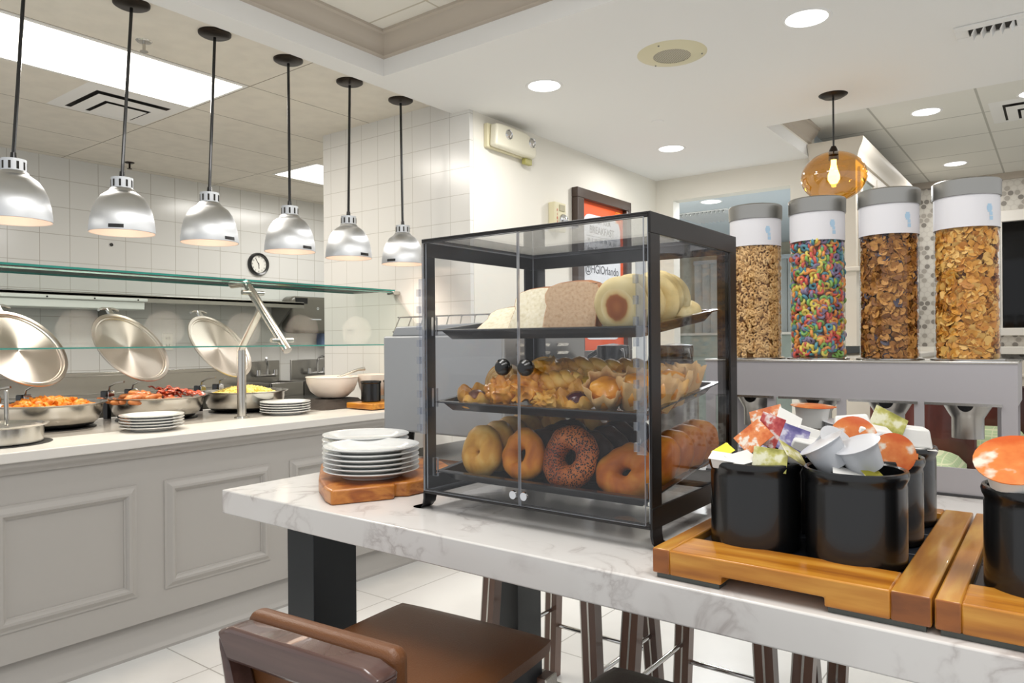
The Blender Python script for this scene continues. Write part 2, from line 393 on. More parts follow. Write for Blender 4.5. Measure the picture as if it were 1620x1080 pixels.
# mosaic wall at the far right, with a framed black glass hatch
def hexmat(sz=.052):
    m, t, p = nt('penny_tile_mosaic'); L = t.links.new
    g = t.nodes.new('ShaderNodeNewGeometry'); sp = t.nodes.new('ShaderNodeSeparateXYZ'); L(g.outputs['Position'], sp.inputs[0])
    def mth(op, a_, b_=None):
        q = t.nodes.new('ShaderNodeMath'); q.operation = op
        for i_, v_ in enumerate((a_, b_)):
            if v_ is None: continue
            if isinstance(v_, (int, float)): q.inputs[i_].default_value = v_
            else: L(v_, q.inputs[i_])
        return q.outputs[0]
    u0 = mth('DIVIDE', sp.outputs[0], sz); v0 = mth('DIVIDE', sp.outputs[2], sz*1.732)
    ds, rs = [], []
    for o_ in (0, .5):
        u = mth('ADD', u0, o_); v = mth('ADD', v0, o_)
        fu = mth('SUBTRACT', mth('FRACT', u), .5); fv = mth('MULTIPLY', mth('SUBTRACT', mth('FRACT', v), .5), 1.732)
        ds.append(mth('SQRT', mth('ADD', mth('MULTIPLY', fu, fu), mth('MULTIPLY', fv, fv))))
        c = t.nodes.new('ShaderNodeCombineXYZ'); L(mth('FLOOR', u), c.inputs[0]); L(mth('FLOOR', v), c.inputs[1]); c.inputs[2].default_value = o_*7
        w_ = t.nodes.new('ShaderNodeTexWhiteNoise'); L(c.outputs[0], w_.inputs['Vector']); rs.append(w_.outputs['Value'])
    near = mth('LESS_THAN', ds[0], ds[1])
    d = mth('MINIMUM', ds[0], ds[1])
    r = t.nodes.new('ShaderNodeMix'); L(near, r.inputs[0]); L(rs[1], r.inputs[2]); L(rs[0], r.inputs[3])
    r2 = t.nodes.new('ShaderNodeValToRGB'); r2.color_ramp.interpolation = 'CONSTANT'
    e = r2.color_ramp.elements; e[0].position = 0; e[0].color = hx('8A847C'); e[1].position = .28; e[1].color = hx('ADA69C'); k = e.new(.5); k.color = hx('D6D1C7')
    L(r.outputs[0], r2.inputs[0])
    mi = t.nodes.new('ShaderNodeMix'); mi.data_type = 'RGBA'; L(mth('GREATER_THAN', d, .43), mi.inputs[0]); L(r2.outputs[0], mi.inputs[6]); mi.inputs[7].default_value = hx('CDC7BD')
    L(mi.outputs[2], p.inputs['Base Color']); p.inputs['Roughness'].default_value = .25
    return m
MOSAIC = hexmat()
b = B()
box(b, -1.45, -.44, 8.1, 8.22, 0, 2.74); box(b, -.44, 1.6, 8.1, 8.22, 2.42, 2.74); box(b, -.44, 1.6, 8.1, 8.22, 0, 1.36); box(b, 1.6, 3.2, 8.1, 8.22, 0, 2.74)
struct('wall_right', b, MOSAIC)
struct('trim_3', box(B(), -1.3, 3.2, 8.07, 8.1, 2.74, 2.8), TAUPE)
wf = B()
box(wf, -.50, 1.66, 8.06, 8.12, 2.35, 2.45); box(wf, -.50, -.43, 8.06, 8.12, 1.36, 2.35); box(wf, 1.59, 1.66, 8.06, 8.12, 1.36, 2.35); box(wf, -.50, 1.66, 8.02, 8.12, 1.30, 1.37)
win = struct('window_1', wf, M('window_white', 'E8E3DA', .4), .004)
obj('window_pane', box(B(), -.44, 1.6, 8.13, 8.14, 1.36, 2.36), M('black_glass', '08090B', .05, spec=.35), win)
struct('trim_4', box(B(), -1.3, 3.2, 7.9, 8.1, 1.13, 1.2), M('ledge_white', 'E9E4DA', .4), .005)

# ================================================================== CEILING FITTINGS
def downlight(x, y, z, label, tint=GLOW, r=.082):
    t = thing('recessed_downlight', label, 'ceiling light', (x, y, z), 0, None)
    obj('trim_ring', lathe(B(), [(r, -.001), (r+.006, -.004), (r+.014, -.003), (r+.017, 0)], 40), WHITE, t)
    obj('diffuser', lathe(B(), [(0, -.0035), (r*.8, -.003), (r, -.0015)], 40), tint, t)
    return t
downlight(-2.123, 3.094, 2.6, 'round recessed ceiling light directly above the white emergency light')
downlight(-.827, 3.115, 2.6, 'large round ceiling light nearest the top of the photo, right of the speaker')
downlight(-2.133, 4.647, 2.6, 'small round ceiling light on the plaster ceiling, farther back below the round speaker')
downlight(-.714, 5.565, 2.8, 'round ceiling light in the tiled recess, above the cereal tubes')
downlight(-.728, 7.379, 2.8, 'smaller round ceiling light deepest in the tiled recess, just above the tallest cereal tube')
downlight(-.12, 5.56, 2.8, 'round ceiling light cut by the right edge of the photo, in the tiled recess')
downlight(-2.455, 6.164, 2.5, 'round light on the bluish ceiling of the room behind the far doorway')
t = thing('ceiling_speaker', 'round cream ceiling speaker with perforated grille', 'speaker', (-1.422, 3.113, 2.6))
obj('rim', lathe(B(), [(.085, -.012), (.10, -.012), (.150, -.004), (.158, 0)], 48), IVORY, t)
grl = grid('perforated_grille', 'CFC9B4', '8A8472', (.0085, .0085, 0), (0, 0, 0), .0032, .6, bump=0)
obj('grille', lathe(B(), [(0, -.010), (.085, -.010), (.088, -.012)], 48), grl, t)
b = B()
for a in (.5, 2.6, 4.7): cyl(b, (.135*math.cos(a), .135*math.sin(a), -.011), .004, .005, 8)
obj('screw', b, STEEL, t)
tag(obj('fire_sprinkler', lathe(B(), [(0, -.006), (.035, -.005), (.04, 0)], 24, (-1.933, 4.018, 2.6)), WHITE), 'tiny flat white sprinkler cap on the plaster ceiling', 'sprinkler')
# vents
def register(x0, x1, y0, y1, z, label, n=5, rim=.05):
    t = thing('air_register', label, 'vent', ((x0+x1)/2, (y0+y1)/2, z))
    b = B(); hx_, hy = (x1-x0)/2, (y1-y0)/2
    for a in ((-hx_, hx_, -hy, -hy+rim), (-hx_, hx_, hy-rim, hy), (-hx_, -hx_+rim, -hy+rim, hy-rim), (hx_-rim, hx_, -hy+rim, hy-rim)): box(b, *a, -.008, 0)
    obj('frame', b, WHITE, t, bev=.003)
    obj('duct', box(B(), -hx_+rim, hx_-rim, -hy+rim, hy-rim, -.001, 0), DARKV, t)
    for i in range(n):
        x = -hx_+rim+(i+.7)*(2*(hx_-rim))/n
        b = B(); prism(b, [(x, -.001), (x+.004, -.001), (x-.008, -.03), (x-.013, -.028)], -hy+rim, hy-rim, 1)
        obj('vane', b, WHITE, t)
    return t
register(-.36, -.09, 3.60, 3.78, 2.6, 'small white air register with curved vanes at the upper right of the plaster ceiling')
def diffuser(x, y, z, s, label, mats=(WHITE, DARKV), group=None):
    t = thing('square_air_diffuser', label, 'vent', (x, y, z))
    h = s/2
    obj('duct', box(B(), -h*.81, h*.81, -h*.81, h*.81, -.0022, -.001), mats[1], t)
    for k, (a, c, za, zb) in enumerate(((1, .74, 0, -.008), (.68, .46, -.020, -.030), (.40, 0, -.036, -.042))):
        b = B()
        o_ = [b.verts.new((sx*h*a, sy*h*a, za)) for sx, sy in ((-1, -1), (1, -1), (1, 1), (-1, 1))]
        if c:
            i_ = [b.verts.new((sx*h*c, sy*h*c, zb)) for sx, sy in ((-1, -1), (1, -1), (1, 1), (-1, 1))]
            i2 = [b.verts.new((sx*h*(c+.04), sy*h*(c+.04), zb+.004)) for sx, sy in ((-1, -1), (1, -1), (1, 1), (-1, 1))]
            for i in range(4):
                j = (i+1) % 4; b.faces.new((o_[i], o_[j], i_[j], i_[i])); b.faces.new((i_[i], i_[j], i2[j], i2[i]))
        else: b.faces.new(o_)
        obj(('flange', 'cone', 'centre_plate')[k], b, mats[0], t)
    return t
diffuser(-4.40, 2.0, 2.68, .56, 'square stepped white air diffuser in the kitchen ceiling beside the bright troffer')
diffuser(-.09, 5.9, 2.8, .56, 'square white air diffuser in the tiled recess at the right edge of the photo')
register(-3.0, -2.45, 6.55, 7.15, 2.5, 'louvred grey vent on the ceiling of the room behind the doorway', 12, .03)
t = thing('ceiling_troffer', 'long bright fluorescent panel light in the kitchen ceiling', 'ceiling light', (-3.81, 1.68, 2.68))
obj('frame', box(B(), -.295, .295, -.60, .60, -.004, 0), WHITE, t)
obj('diffuser', box(B(), -.27, .27, -.58, .58, -.006, -.003), GLOWK, t)
t = thing('ceiling_troffer', 'far fluorescent panel, only a corner showing beside the tiled pier', 'ceiling light', (-4.9, 4.18, 2.68))
obj('frame', box(B(), -.295, .295, -.60, .60, -.004, 0), WHITE, t)
obj('diffuser', box(B(), -.27, .27, -.58, .58, -.006, -.003), GLOWK, t)
for x, y, lab, mt in ((-3.367, 1.647, 'pale sprinkler head on the kitchen ceiling between the lamp cords', STEELP), (-5.705, 2.673, 'dark sprinkler head near the far kitchen wall', BRONZE)):
    t = thing('fire_sprinkler', lab, 'sprinkler', (x, y, 2.68))
    obj('flange', lathe(B(), [(0, -.008), (.03, -.006), (.036, 0)], 24), mt, t)
    b = cyl(B(), (0, 0, -.045), .007, .04, 10); cyl(b, (0, 0, -.05), .018, .003, 16); obj('nozzle', b, mt, t)

# ================================================================== HEAT LAMPS
LAMPY = [(1.05, 1.004), (1.433, 1.385), (1.80, 1.762), (2.19, 2.183), (2.577, 2.552), (2.953, 2.950)]
def heat_lamp(i):
    cy, ly = LAMPY[i]; x = -3.02
    t = thing('heat_lamp', ['leftmost heat lamp, cut by the left edge, with a spun aluminium dome', 'second heat lamp from the left, the first complete aluminium dome', 'third heat lamp from the left, hanging above the sausage pan',
        'fourth heat lamp from the left, left of the wall clock', 'fifth heat lamp from the left, in front of the white tiled pier', 'rightmost and smallest looking heat lamp, beside the pastry case'][i], 'heat lamp', (x, ly, 1.73))
    cz = 2.68-1.73; dy = cy-ly
    obj('canopy', lathe(B(), [(0, cz-.014), (.060, cz-.014), (.070, cz-.008), (.071, cz)], 32, (-.012, dy, 0)), BRONZE, t)
    obj('cord', tube(B(), [(-.012, dy, cz-.02), (0, 0, .235)], .0068, 8), BLK2, t)
    obj('cord_grip', cyl(B(), (0, 0, .218), .012, .03, 12, r2=.009), BLK2, t)
    prof = [(.0, .222), (.040, .222), (.040, .180), (.046, .176), (.050, .168), (.054, .164), (.060, .160), (.078, .147), (.095, .122), (.108, .092), (.116, .055), (.1205, .02), (.1215, 0)]
    b = lathe(B(), prof, 48)
    obj('shade', b, ALU, t)
    b = lathe(B(), [(.0, .178), (.036, .178), (.056, .154), (.088, .120), (.112, .055), (.118, .001), (.1213, -.001)], 48); obj('shade_lining', b, ALUIN, t)
    b = B()
    for k in range(10):
        a = 2*PI*k/10; mt = Matrix.Rotation(a, 4, 'Z'); box(b, .0395, .0408, -.004, .004, .184, .212, 0, mt)
    obj('vent_slot', b, DARKV, t)
    obj('bulb', lathe(B(), [(0, .02), (.025, .028), (.04, .055), (.038, .085), (.018, .125), (.014, .165), (0, .17)], 20), BULBH, t)
    if i in (1, 2, 3, 4, 5):
        a0 = (-.62, .22, .12, .05, -1.35)[i-1]; b = B(); rows = []
        for j in range(7):
            a = a0+(j-3)*.075; rows.append([b.verts.new((.1222*math.cos(a), .1222*math.sin(a), .006)), b.verts.new((.1213*math.cos(a), .1213*math.sin(a), .020))])
        for p, q in zip(rows, rows[1:]): b.faces.new((p[0], q[0], q[1], p[1]))
        obj('name_label', b, BLK2, t)
    lamp('heat_lamp_light', 'SPOT', (x, ly, 1.745), 7.5, (1, .83, .68), .09, (0, 0, 0), 2.35, .9)
    lamp('heat_lamp_glow', 'POINT', (x, ly, 1.752), .5, (1, .78, .6), .06)
for i in range(6): heat_lamp(i)

# ================================================================== AMBER PENDANT
t = thing('amber_pendant_lamp', 'round amber glass pendant lamp with a glowing bulb above the cereal', 'pendant lamp', (-.975, 4.178, 2.022))
obj('canopy', lathe(B(), [(0, .562), (.05, .562), (.072, .575), (.074, .578)], 32), BRONZE, t)
obj('cord', tube(B(), [(0, 0, .27), (0, 0, .565)], .005, 8), BLK2, t)
obj('socket', lathe(B(), [(0, .30), (.012, .30), (.022, .28), (.026, .262), (.026, .225), (0, .225)], 20), BRONZE, t)
prof = []
for k in range(19):
    a = -PI/2+.18+(PI-.36)*k/18; prof.append((.166*math.cos(a), .135+.135*math.sin(a)*(1.0 if a > 0 else 1.0)))
prof = [(.05, .003)]+prof[1:-1]+[(.03, .262)]
obj('glass_shade', lathe(B(), prof, 56), AMBER, t)
obj('bulb', lathe(B(), [(0, .095), (.018, .10), (.030, .122), (.030, .142), (.020, .172), (.014, .2), (.014, .225)], 24), BULB, t)
lamp('amber_bulb_light', 'POINT', (-.975, 4.178, 2.15), 4, (1, .78, .5), .03)

# ================================================================== WALL FITTINGS
XW = -2.67
t = thing('emergency_light', 'white emergency light unit with two lamps high on the cream wall', 'emergency light', (XW, 3.48, 2.48))
obj('back_plate', box(B(), 0, .03, -.215, .215, -.07, .07), IVORY, t, bev=.005)
b = B(); prism(b, [(-.205, -.065), (-.195, .065), (-.12, .072), (.10, .072), (.19, .03), (.205, -.045), (.19, -.07)], .03, .085, 0)
obj('housing', b, M('emergency_white', 'DDD8C4', .35), t, bev=.014, seg=3)
for y in (-.085, .15):
    mt = Matrix.Translation((.082, y, .018)) @ Matrix.Rotation(PI/2, 4, 'Y')
    h = obj('lamp_head', lathe(B(), [(0, .004), (.024, .004), (.028, .012), (.032, 0)], 24, mat=mt), CHROME, t)
    obj('lens', lathe(B(), [(0, .014), (.016, .010), (.024, .006)], 20, mat=mt), STEELP, h)
obj('test_tab', box(B(), .02, .05, .13, .20, -.105, -.068), M('olive_tab', 'A8A25F', .4), t, bev=.003)
t = thing('fire_alarm', 'cream fire alarm with a strobe and red FIRE lettering', 'fire alarm', (XW, 3.985, 2.10))
obj('housing', box(B(), 0, .055, -.06, .07, -.10, .09), IVORY, t, bev=.006)
obj('strobe', lathe(B(), [(0, .035), (.02, .03), (.035, .012), (.038, 0)], 20, mat=Matrix.Translation((.055, .03, -.02)) @ Matrix.Rotation(PI/2, 4, 'Y')), CHROME, t)
obj('sounder', box(B(), .055, .06, -.01, .05, .035, .075), M('alarm_grille', 'A79F83', .6), t)
for k, ch in enumerate('FIRE'): text('lettering', ch, .026, REDINK, t, (.0565, -.035, .035-.026*k), RXP)
# framed poster
PY0, PY1, PZ0, PZ1 = 4.21, 4.985, 1.128, 2.335
t = thing('framed_poster', 'orange and white breakfast hours poster in a dark wood frame', 'poster', (XW, 4.6, 1.73))
b = B(); 
for a in ((PY0, PY1, PZ1-.068, PZ1), (PY0, PY1, PZ0, PZ0+.085), (PY0, PY0+.085, PZ0+.085, PZ1-.068), (PY1-.068, PY1, PZ0+.085, PZ1-.068)): box(b, XW, XW+.05, *a)
obj('frame', b, CRWOOD, t, w=True, bev=.004)
obj('orange_sheet', box(B(), XW, XW+.012, PY0+.08, PY1-.06, PZ0+.08, PZ1-.06), ORANGE, t, w=True)
def rrect(y0, y1, z0, z1, r):
    pts = []
    for cy, cz, a0 in ((y1-r, z1-r, 0), (y0+r, z1-r, PI/2), (y0+r, z0+r, PI), (y1-r, z0+r, 3*PI/2)):
        for k in range(7): pts.append((cy+r*math.cos(a0+k*PI/12), cz+r*math.sin(a0+k*PI/12)))
    return pts
obj('white_panel', prism(B(), rrect(4.335, 4.87, 1.29, 2.18, .09), XW+.012, XW+.0135, 0), PAPER, t, w=True)
XT = XW+.0145
for s, z, sz in (('START YOUR', 2.135, .045), ('BREAKFAST', 2.07, .075), ('M  T  W  TH  FR  SA  SU', 1.995, .042), ('6am-10am | 7am-11am', 1.935, .048), ('@HGIOrlando', 1.79, .085)):
    text('lettering', s, sz, INK, t, (XT, 4.60, z), RXP, w=True, sx=.92)
b = B(); box(b, XT-.001, XT, 4.38, 4.83, 2.024, 2.027); box(b, XT-.001, XT, 4.38, 4.83, 1.897, 1.900); obj('ruled_line', b, INK, t, w=True)
b = B()
for a in ((4.80, 4.88, 2.238, 2.243), (4.80, 4.88, 2.16, 2.165), (4.80, 4.805, 2.16, 2.243), (4.875, 4.88, 2.16, 2.243)): box(b, XW+.0138, XW+.015, *a)
obj('corner_mark', b, M('gold_print', 'F0A030', .5), t, w=True)

# wall clock
t = thing('wall_clock', 'round black wall clock with a white dial on the kitchen tiles', 'clock', (-5.95, 3.947, 2.016))
RM = Matrix.Rotation(PI/2, 4, 'Y')
obj('rim', lathe(B(), [(.078, .01), (.084, .030), (.098, .034), (.106, .022), (.108, 0)], 48, mat=RM), BLK2, t)
obj('dial', lathe(B(), [(0, .012), (.082, .012)], 48, mat=RM), M('dial_white', 'DEDDD6', .5), t)
for k in range(1, 13):
    a = PI/2-k*PI/6; text('numeral', str(k), .022, INK, t, (.0135, .066*math.cos(a), .066*math.sin(a)), RXP)
def hand(name, ang, ln, wd):
    mt = Matrix.Rotation(-ang, 4, 'X'); obj(name, box(B(), .014, .0155, -wd, wd, -.012, ln, 0, mt), BLK2, t)
hand('hour_hand', math.radians(176), .042, .0028); hand('minute_hand', math.radians(-32), .062, .0022)
for z in (2.215, 2.066):
    tag(obj('anchor_plug', cyl(B(), (0, 0, 0), .013, .012, 12, mat=Matrix.Translation((-5.955, 2.642, z)) @ RM), BLK2),
        'upper of two small black plugs in the kitchen tiles' if z > 2.1 else 'lower of two small black plugs in the kitchen tiles', 'wall plug')
# outlet
t = thing('wall_outlet', 'white electrical outlet on the kitchen wall between two pan lids', 'outlet', (-5.95, 3.086, 1.30))
obj('plate', box(B(), 0, .008, -.045, .045, -.07, .07), M('outlet_white', 'E3E1D8', .4), t, bev=.003)
b = B()
for z in (-.03, .03):
    for y in (-.012, .012): box(b, .008, .009, y-.003, y+.003, z-.012, z+.012)
obj('socket_slot', b, INK, t)
# towel dispenser
t = thing('paper_towel_dispenser', 'large smoke grey paper towel dispenser on the kitchen wall', 'dispenser', (-5.95, 4.44, 1.56))
TRD = M('smoke_plastic', '66625A', .25, coat=.2)
b = B(); prism(b, rrect(-.25, .25, -.185, .17, .06), 0, .16, 0); obj('cover', b, TRD, t, bev=.03, seg=3)
obj('dark_window', box(B(), .1605, .163, -.2, -.06, .10, .155), BLK2, t, bev=.002)
text('emblem', 'o', .05, PAPER, t, (.163, .06, .06), RXP)
b = B(); box(b, .1605, .162, -.02, .10, -.055, -.045); obj('name_mark', b, PAPER, t)
tag(obj('soap_dispenser', box(B(), -5.95, -5.86, 4.60, 4.78, 1.25, 1.40), M('blue_plastic', '6C7FA6', .35), bev=.012), 'blue grey soap dispenser below the towel dispenser', 'dispenser')

# ================================================================== BACK OF THE KITCHEN
t = thing('steel_wall_shelf', 'long stainless wall shelf with brackets behind the pan lids', 'shelf', (-5.95, 2.2, 1.62))
b = B(); box(b, -5.95, -5.60, .3, 4.2, 1.63, 1.655); box(b, -5.62, -5.60, .3, 4.2, 1.60, 1.66); obj('shelf_board', b, STEEL, t, w=True, bev=.004)
for y in (.9, 2.55, 4.1):
    b = B(); prism(b, [(-5.95, 1.40), (-5.95, 1.63), (-5.62, 1.63), (-5.66, 1.60), (-5.90, 1.40)], y-.012, y+.012, 1); obj('bracket', b, STEEL, t, w=True)
t = thing('under_shelf_light', 'white strip light box mounted under the steel shelf', 'strip light', (-5.7, 1.5, 1.58))
b = B(); box(b, -5.86, -5.58, .2, 2.745, 1.605, 1.63); box(b, -5.84, -5.60, .2, 2.73, 1.545, 1.605); obj('housing', b, M('fixture_white', 'D9DDD8', .4), t, w=True, bev=.006)
for k in range(8): obj('screw', cyl(B(), (0, 0, 0), .006, .004, 8, mat=Matrix.Translation((-5.5795, .5+k*.31, 1.617)) @ RM), DARKV, t, w=True)
t = thing('steel_prep_table', 'stainless prep counter with a tall splashback along the kitchen wall', 'counter', (-5.6, 2, 0))
b = B(); box(b, -5.95, -5.2, .2, 3.72, .86, .9); obj('worktop', b, STEEL, t, w=True, bev=.006)
b = B(); box(b, -5.95, -5.93, .2, 3.72, .9, 1.06); box(b, -5.95, -5.89, .2, 3.72, 1.04, 1.07); obj('splashback', b, STEELP, t, w=True, bev=.004)
obj('base_cabinet', box(B(), -5.9, -5.26, .25, 3.68, .1, .86), M('dark_steel', '5A5852', .4, .8), t, w=True)
obj('foot', box(B(), -5.85, -5.35, .35, 3.6, 0, .1), BLACK, t, w=True)
def sink(y0, y1, label, g):
    t = thing('hand_sink', label, 'sink', (-5.95, (y0+y1)/2, .8))
    b = B(); box(b, -5.95, -5.93, y0, y1, .80, 1.12); box(b, -5.93, -5.55, y0, y0+.02, .74, .93); box(b, -5.93, -5.55, y1-.02, y1, .74, .93); box(b, -5.57, -5.55, y0, y1, .74, .93); box(b, -5.93, -5.55, y0, y1, .72, .74)
    obj('basin', b, STEEL, t, w=True, bev=.005)
    c = (y0+y1)/2; b = B(); tube(b, [(-5.93, c, .99), (-5.86, c, .99)], .014, 10)
    tube(b, [(-5.87, c-.09, .985), (-5.87, c+.09, .985)], .014, 10)
    if g: tube(b, [(-5.86, c, .99), (-5.86, c, 1.10)]+[(-5.79-.07*math.cos(a), c, 1.10+.05*math.sin(a)) for a in (0.4, .9, 1.57, 2.2, 2.8)]+[(-5.72, c, 1.06)], .011, 10)
    else: tube(b, [(-5.86, c, .99), (-5.86, c, 1.08), (-5.84, c-.03, 1.13), (-5.70, c-.12, 1.15)], .011, 10)
    for s in (-.09, .09): cyl(b, (-5.87, c+s, .985), .02, .05, 12)
    obj('faucet', b, CHROME, t, w=True); return t
sink(3.80, 4.16, 'dark steel wall sink with a swing faucet, left of the two', 0)
sink(4.29, 4.80, 'wall sink with a gooseneck faucet beside the tiled pier', 1)
t = thing('floor_cabinet', 'dark undercounter unit standing below the two kitchen sinks', 'cabinet', (-5.2, 4.2, 0))
obj('body', box(B(), -5.5, -4.75, 3.74, 4.85, 0, .78), M('dark_unit', '3B3A34', .4, .5), t, w=True, bev=.01)
obj('top', box(B(), -5.52, -4.73, 3.73, 4.87, .78, .81), M('dark_top', '5B5B57', .25, .8), t, w=True, bev=.006)

# ================================================================== BUFFET COUNTER
t = thing('buffet_counter', 'long white topped buffet counter with grey raised panels', 'counter', (-3.4, 1.2, 0))
CX0, CX1, CY0, CY1 = -3.98, -3.02, -.6, 3.135
obj('body', box(B(), CX0+.03, CX1, CY0, CY1, .136, .815), PANEL, t, w=True)
obj('countertop', box(B(), CX0, -2.965, CY0, CY1, .862, .90), COUNTER, t, w=True, bev=.004)
mp = [(CX0+.03, .812), (CX1+.004, .812), (CX1+.010, .816), (CX1+.012, .824), (CX1+.020, .832), (CX1+.034, .840), (CX1+.040, .850), (CX1+.040, .862), (CX0+.03, .862)]
obj('top_moulding', prism(B(), mp, CY0, CY1, 1), PANEL, t, w=True)
bp = [(CX0+.06, 0), (CX1+.006, 0), (CX1+.006, .012), (CX1-.004, .022), (CX1-.012, .03), (CX1-.03, .136), (CX0+.06, .136)]
obj('plinth', prism(B(), bp, CY0, CY1, 1), PANEL, t, w=True)
def pframe(y0, y1, z0, z1, wd=.052):
    b = B(); x = CX1
    prof = [(0, .0002), (.0015, .005), (.008, .006), (.012, .008), (.018, .012), (.028, .018), (.038, .018), (.045, .012), (.048, .006), (.053, .004), (.054, .0002)]
    rows = []
    for d, h in prof:
        rows.append([b.verts.new((x+h, y, z)) for y, z in ((y0+d, z0+d), (y1-d, z0+d), (y1-d, z1-d), (y0+d, z1-d))])
    for a, c in zip(rows, rows[1:]):
        for i in range(4): b.faces.new((a[i], a[(i+1) % 4], c[(i+1) % 4], c[i]))
    return obj('panel_moulding', b, PANEL, t, w=True, ang=25)

for a in ((-.33, .185), (.295, .81), (.918, 1.433), (1.545, 2.06), (2.168, 2.683)): pframe(*a, .247, .706)
b = B()
for a in ((1.14, 1.76), (1.80, 2.1)): pass
obj('warmer_inset', box(B(), -3.90, -3.30, .95, 2.62, .9003, .9015), M('glass_warmer', 'B7B0A8', .15), t, w=True)

# sneeze guard
t = thing('sneeze_guard', 'green edged glass sneeze guard on a brushed steel post over the buffet', 'sneeze guard', (-3.34, 2.116, .90))
obj('post', tube(B(), [(-3.34, 2.116, .90), (-3.34, 2.116, 1.245)], .0225, 20), STEELP, t, w=True)
obj('post_foot', lathe(B(), [(0, .012), (.02, .012), (.036, .008), (.038, 0), (0, 0)], 28, (-3.34, 2.116, .90)), STEELP, t, w=True)
obj('brace', tube(B(), [(-3.34, 2.116, 1.23), (-3.337, 2.116, 1.255), (-3.32, 2.116, 1.28), (-3.165, 2.116, 1.455)], .019, 14), STEELP, t, w=True)
obj('slant_tube', tube(B(), [(-3.42, 2.116, 1.588), (-3.31, 2.116, 1.59), (-3.285, 2.116, 1.583), (-3.268, 2.116, 1.562), (-2.952, 2.116, 1.245)], .0215, 16), STEELP, t, w=True)
b = B()
for x, z in ((-3.235, 1.535), (-2.995, 1.295)): tube(b, [(x, 2.056, z), (x, 2.176, z)], .012, 12)
obj('clamp', b, STEELP, t, w=True)
def pane(name, p, y0, y1, th):   # p: two (x,z) points; edge faces get the green edge material
    (x0, z0), (x1, z1) = p; d = Vector((x1-x0, 0, z1-z0)).normalized(); n = Vector((-d.z, 0, d.x))*th/2
    bm = B(); c = [Vector((x0, 0, z0))-n, Vector((x1, 0, z1))-n, Vector((x1, 0, z1))+n, Vector((x0, 0, z0))+n]
    a = [bm.verts.new((v.x, y0, v.z)) for v in c]; e = [bm.verts.new((v.x, y1, v.z)) for v in c]
    for i in range(4):
        f = bm.faces.new((a[i], a[(i+1) % 4], e[(i+1) % 4], e[i])); f.material_index = 0 if i in (0, 2) else 1
    for q in (a[::-1], e): bm.faces.new(q).material_index = 0
    return obj(name, bm, [ANTIR, TEAL], t, w=True)
pane('top_pane', ((-3.275, 1.6), (-3.66, 1.6)), -.6, 3.13, .009)
pane('front_pane', ((-3.262, 1.585), (-2.955, 1.268)), -.6, 3.10, .009)
obj('wall_clip', box(B(), -3.30, -3.24, 3.085, 3.14, 1.572, 1.594), STEELP, t, w=True, bev=.003)

# chafing dishes with open lids
EGG = ramp('scrambled_egg', [(.3, 'E6C75E'), (.6, 'F3DF86'), (.8, 'F9EBAC')], 30, .5, 4, .3)
SWEET = ramp('roast_potato', [(.3, 'C96A10'), (.6, 'F0962A'), (.8, 'FAB954')], 25, .45, 4, .2)
SAUS = ramp('sausage_skin', [(.3, 'A2501E'), (.6, 'CF7B3E'), (.8, 'E09A5C')], 25, .35, 4, .1, coat=.2)
BACON = ramp('bacon', [(.35, '8E2410'), (.5, 'C04A28'), (.65, 'DE7A4E')], 20, .35, 4, .2, (1, 6, 1), coat=.3)
def chafer(y, label, first=None):
    if first: return dup(first, (-3.68, y, .90), math.radians(20), label)
    t = thing('chafing_dish', label, 'chafing dish', (-3.68, y, .90), math.radians(20))
    obj('pan', lathe(B(), [(0, .006), (.14, .006), (.175, .014), (.20, .038), (.213, .070), (.219, .108), (.236, .114), (.238, .118), (.219, .117), (.21, .098), (.19, .080), (0, .075)], 64), STEELP, t)
    obj('heater_base', lathe(B(), [(0, 0), (.19, 0), (.19, .006), (0, .006)], 40), BLACK, t)
    # lid: a dish standing open, inner side to the guests
    T = Matrix.Translation((-.165, 0, .362)) @ Matrix.Rotation(math.radians(54), 4, 'Y')
    lid = obj('lid', lathe(B(), [(0, -.014), (.06, -.0103), (.12, -.0065), (.186, -.002), (.189, .003), (.196, .004), (.199, .010), (.214, .010), (.216, .006), (.214, .002), (.190, -.006), (0, -.020)], 72), SPUN, t)
    lid.matrix_local = T
    g = obj('lid_handle', tube(B(), [(-.245, -.062, -.002), (-.255, -.035, 0), (-.255, .035, 0), (-.245, .062, -.002)], .007, 8), STEELP, lid)
    obj('lid_knuckle', box(B(), -.255, -.21, -.014, .014, -.008, .008), STEELP, lid, bev=.003)
    for s in (-.075, .075):
        h = obj('hinge', box(B(), -.262, -.222, s-.028, s+.028, .100, .147), BLK2, t, bev=.006)
        obj('hinge_plate', box(B(), -.2215, -.216, s-.02, s+.02, .105, .143), CHROME, h, bev=.002)
        obj('hinge_arm', tube(B(), [(-.235, s, .14), (-.228, s, .168), (-.19, s, .185), (-.135, s, .192)], .005, 8), STEELP, h)
        obj('hinge_foot', box(B(), -.258, -.232, s-.012, s+.012, .0, .101), BLACK, h)
    return t
ch0 = chafer(1.355, 'leftmost chafing dish, holding orange roast potatoes under an open lid')
chafer(1.853, 'middle chafing dish with sausages and bacon under an open lid', ch0)
chafer(2.35, 'chafing dish of yellow scrambled eggs behind the steel post', ch0)
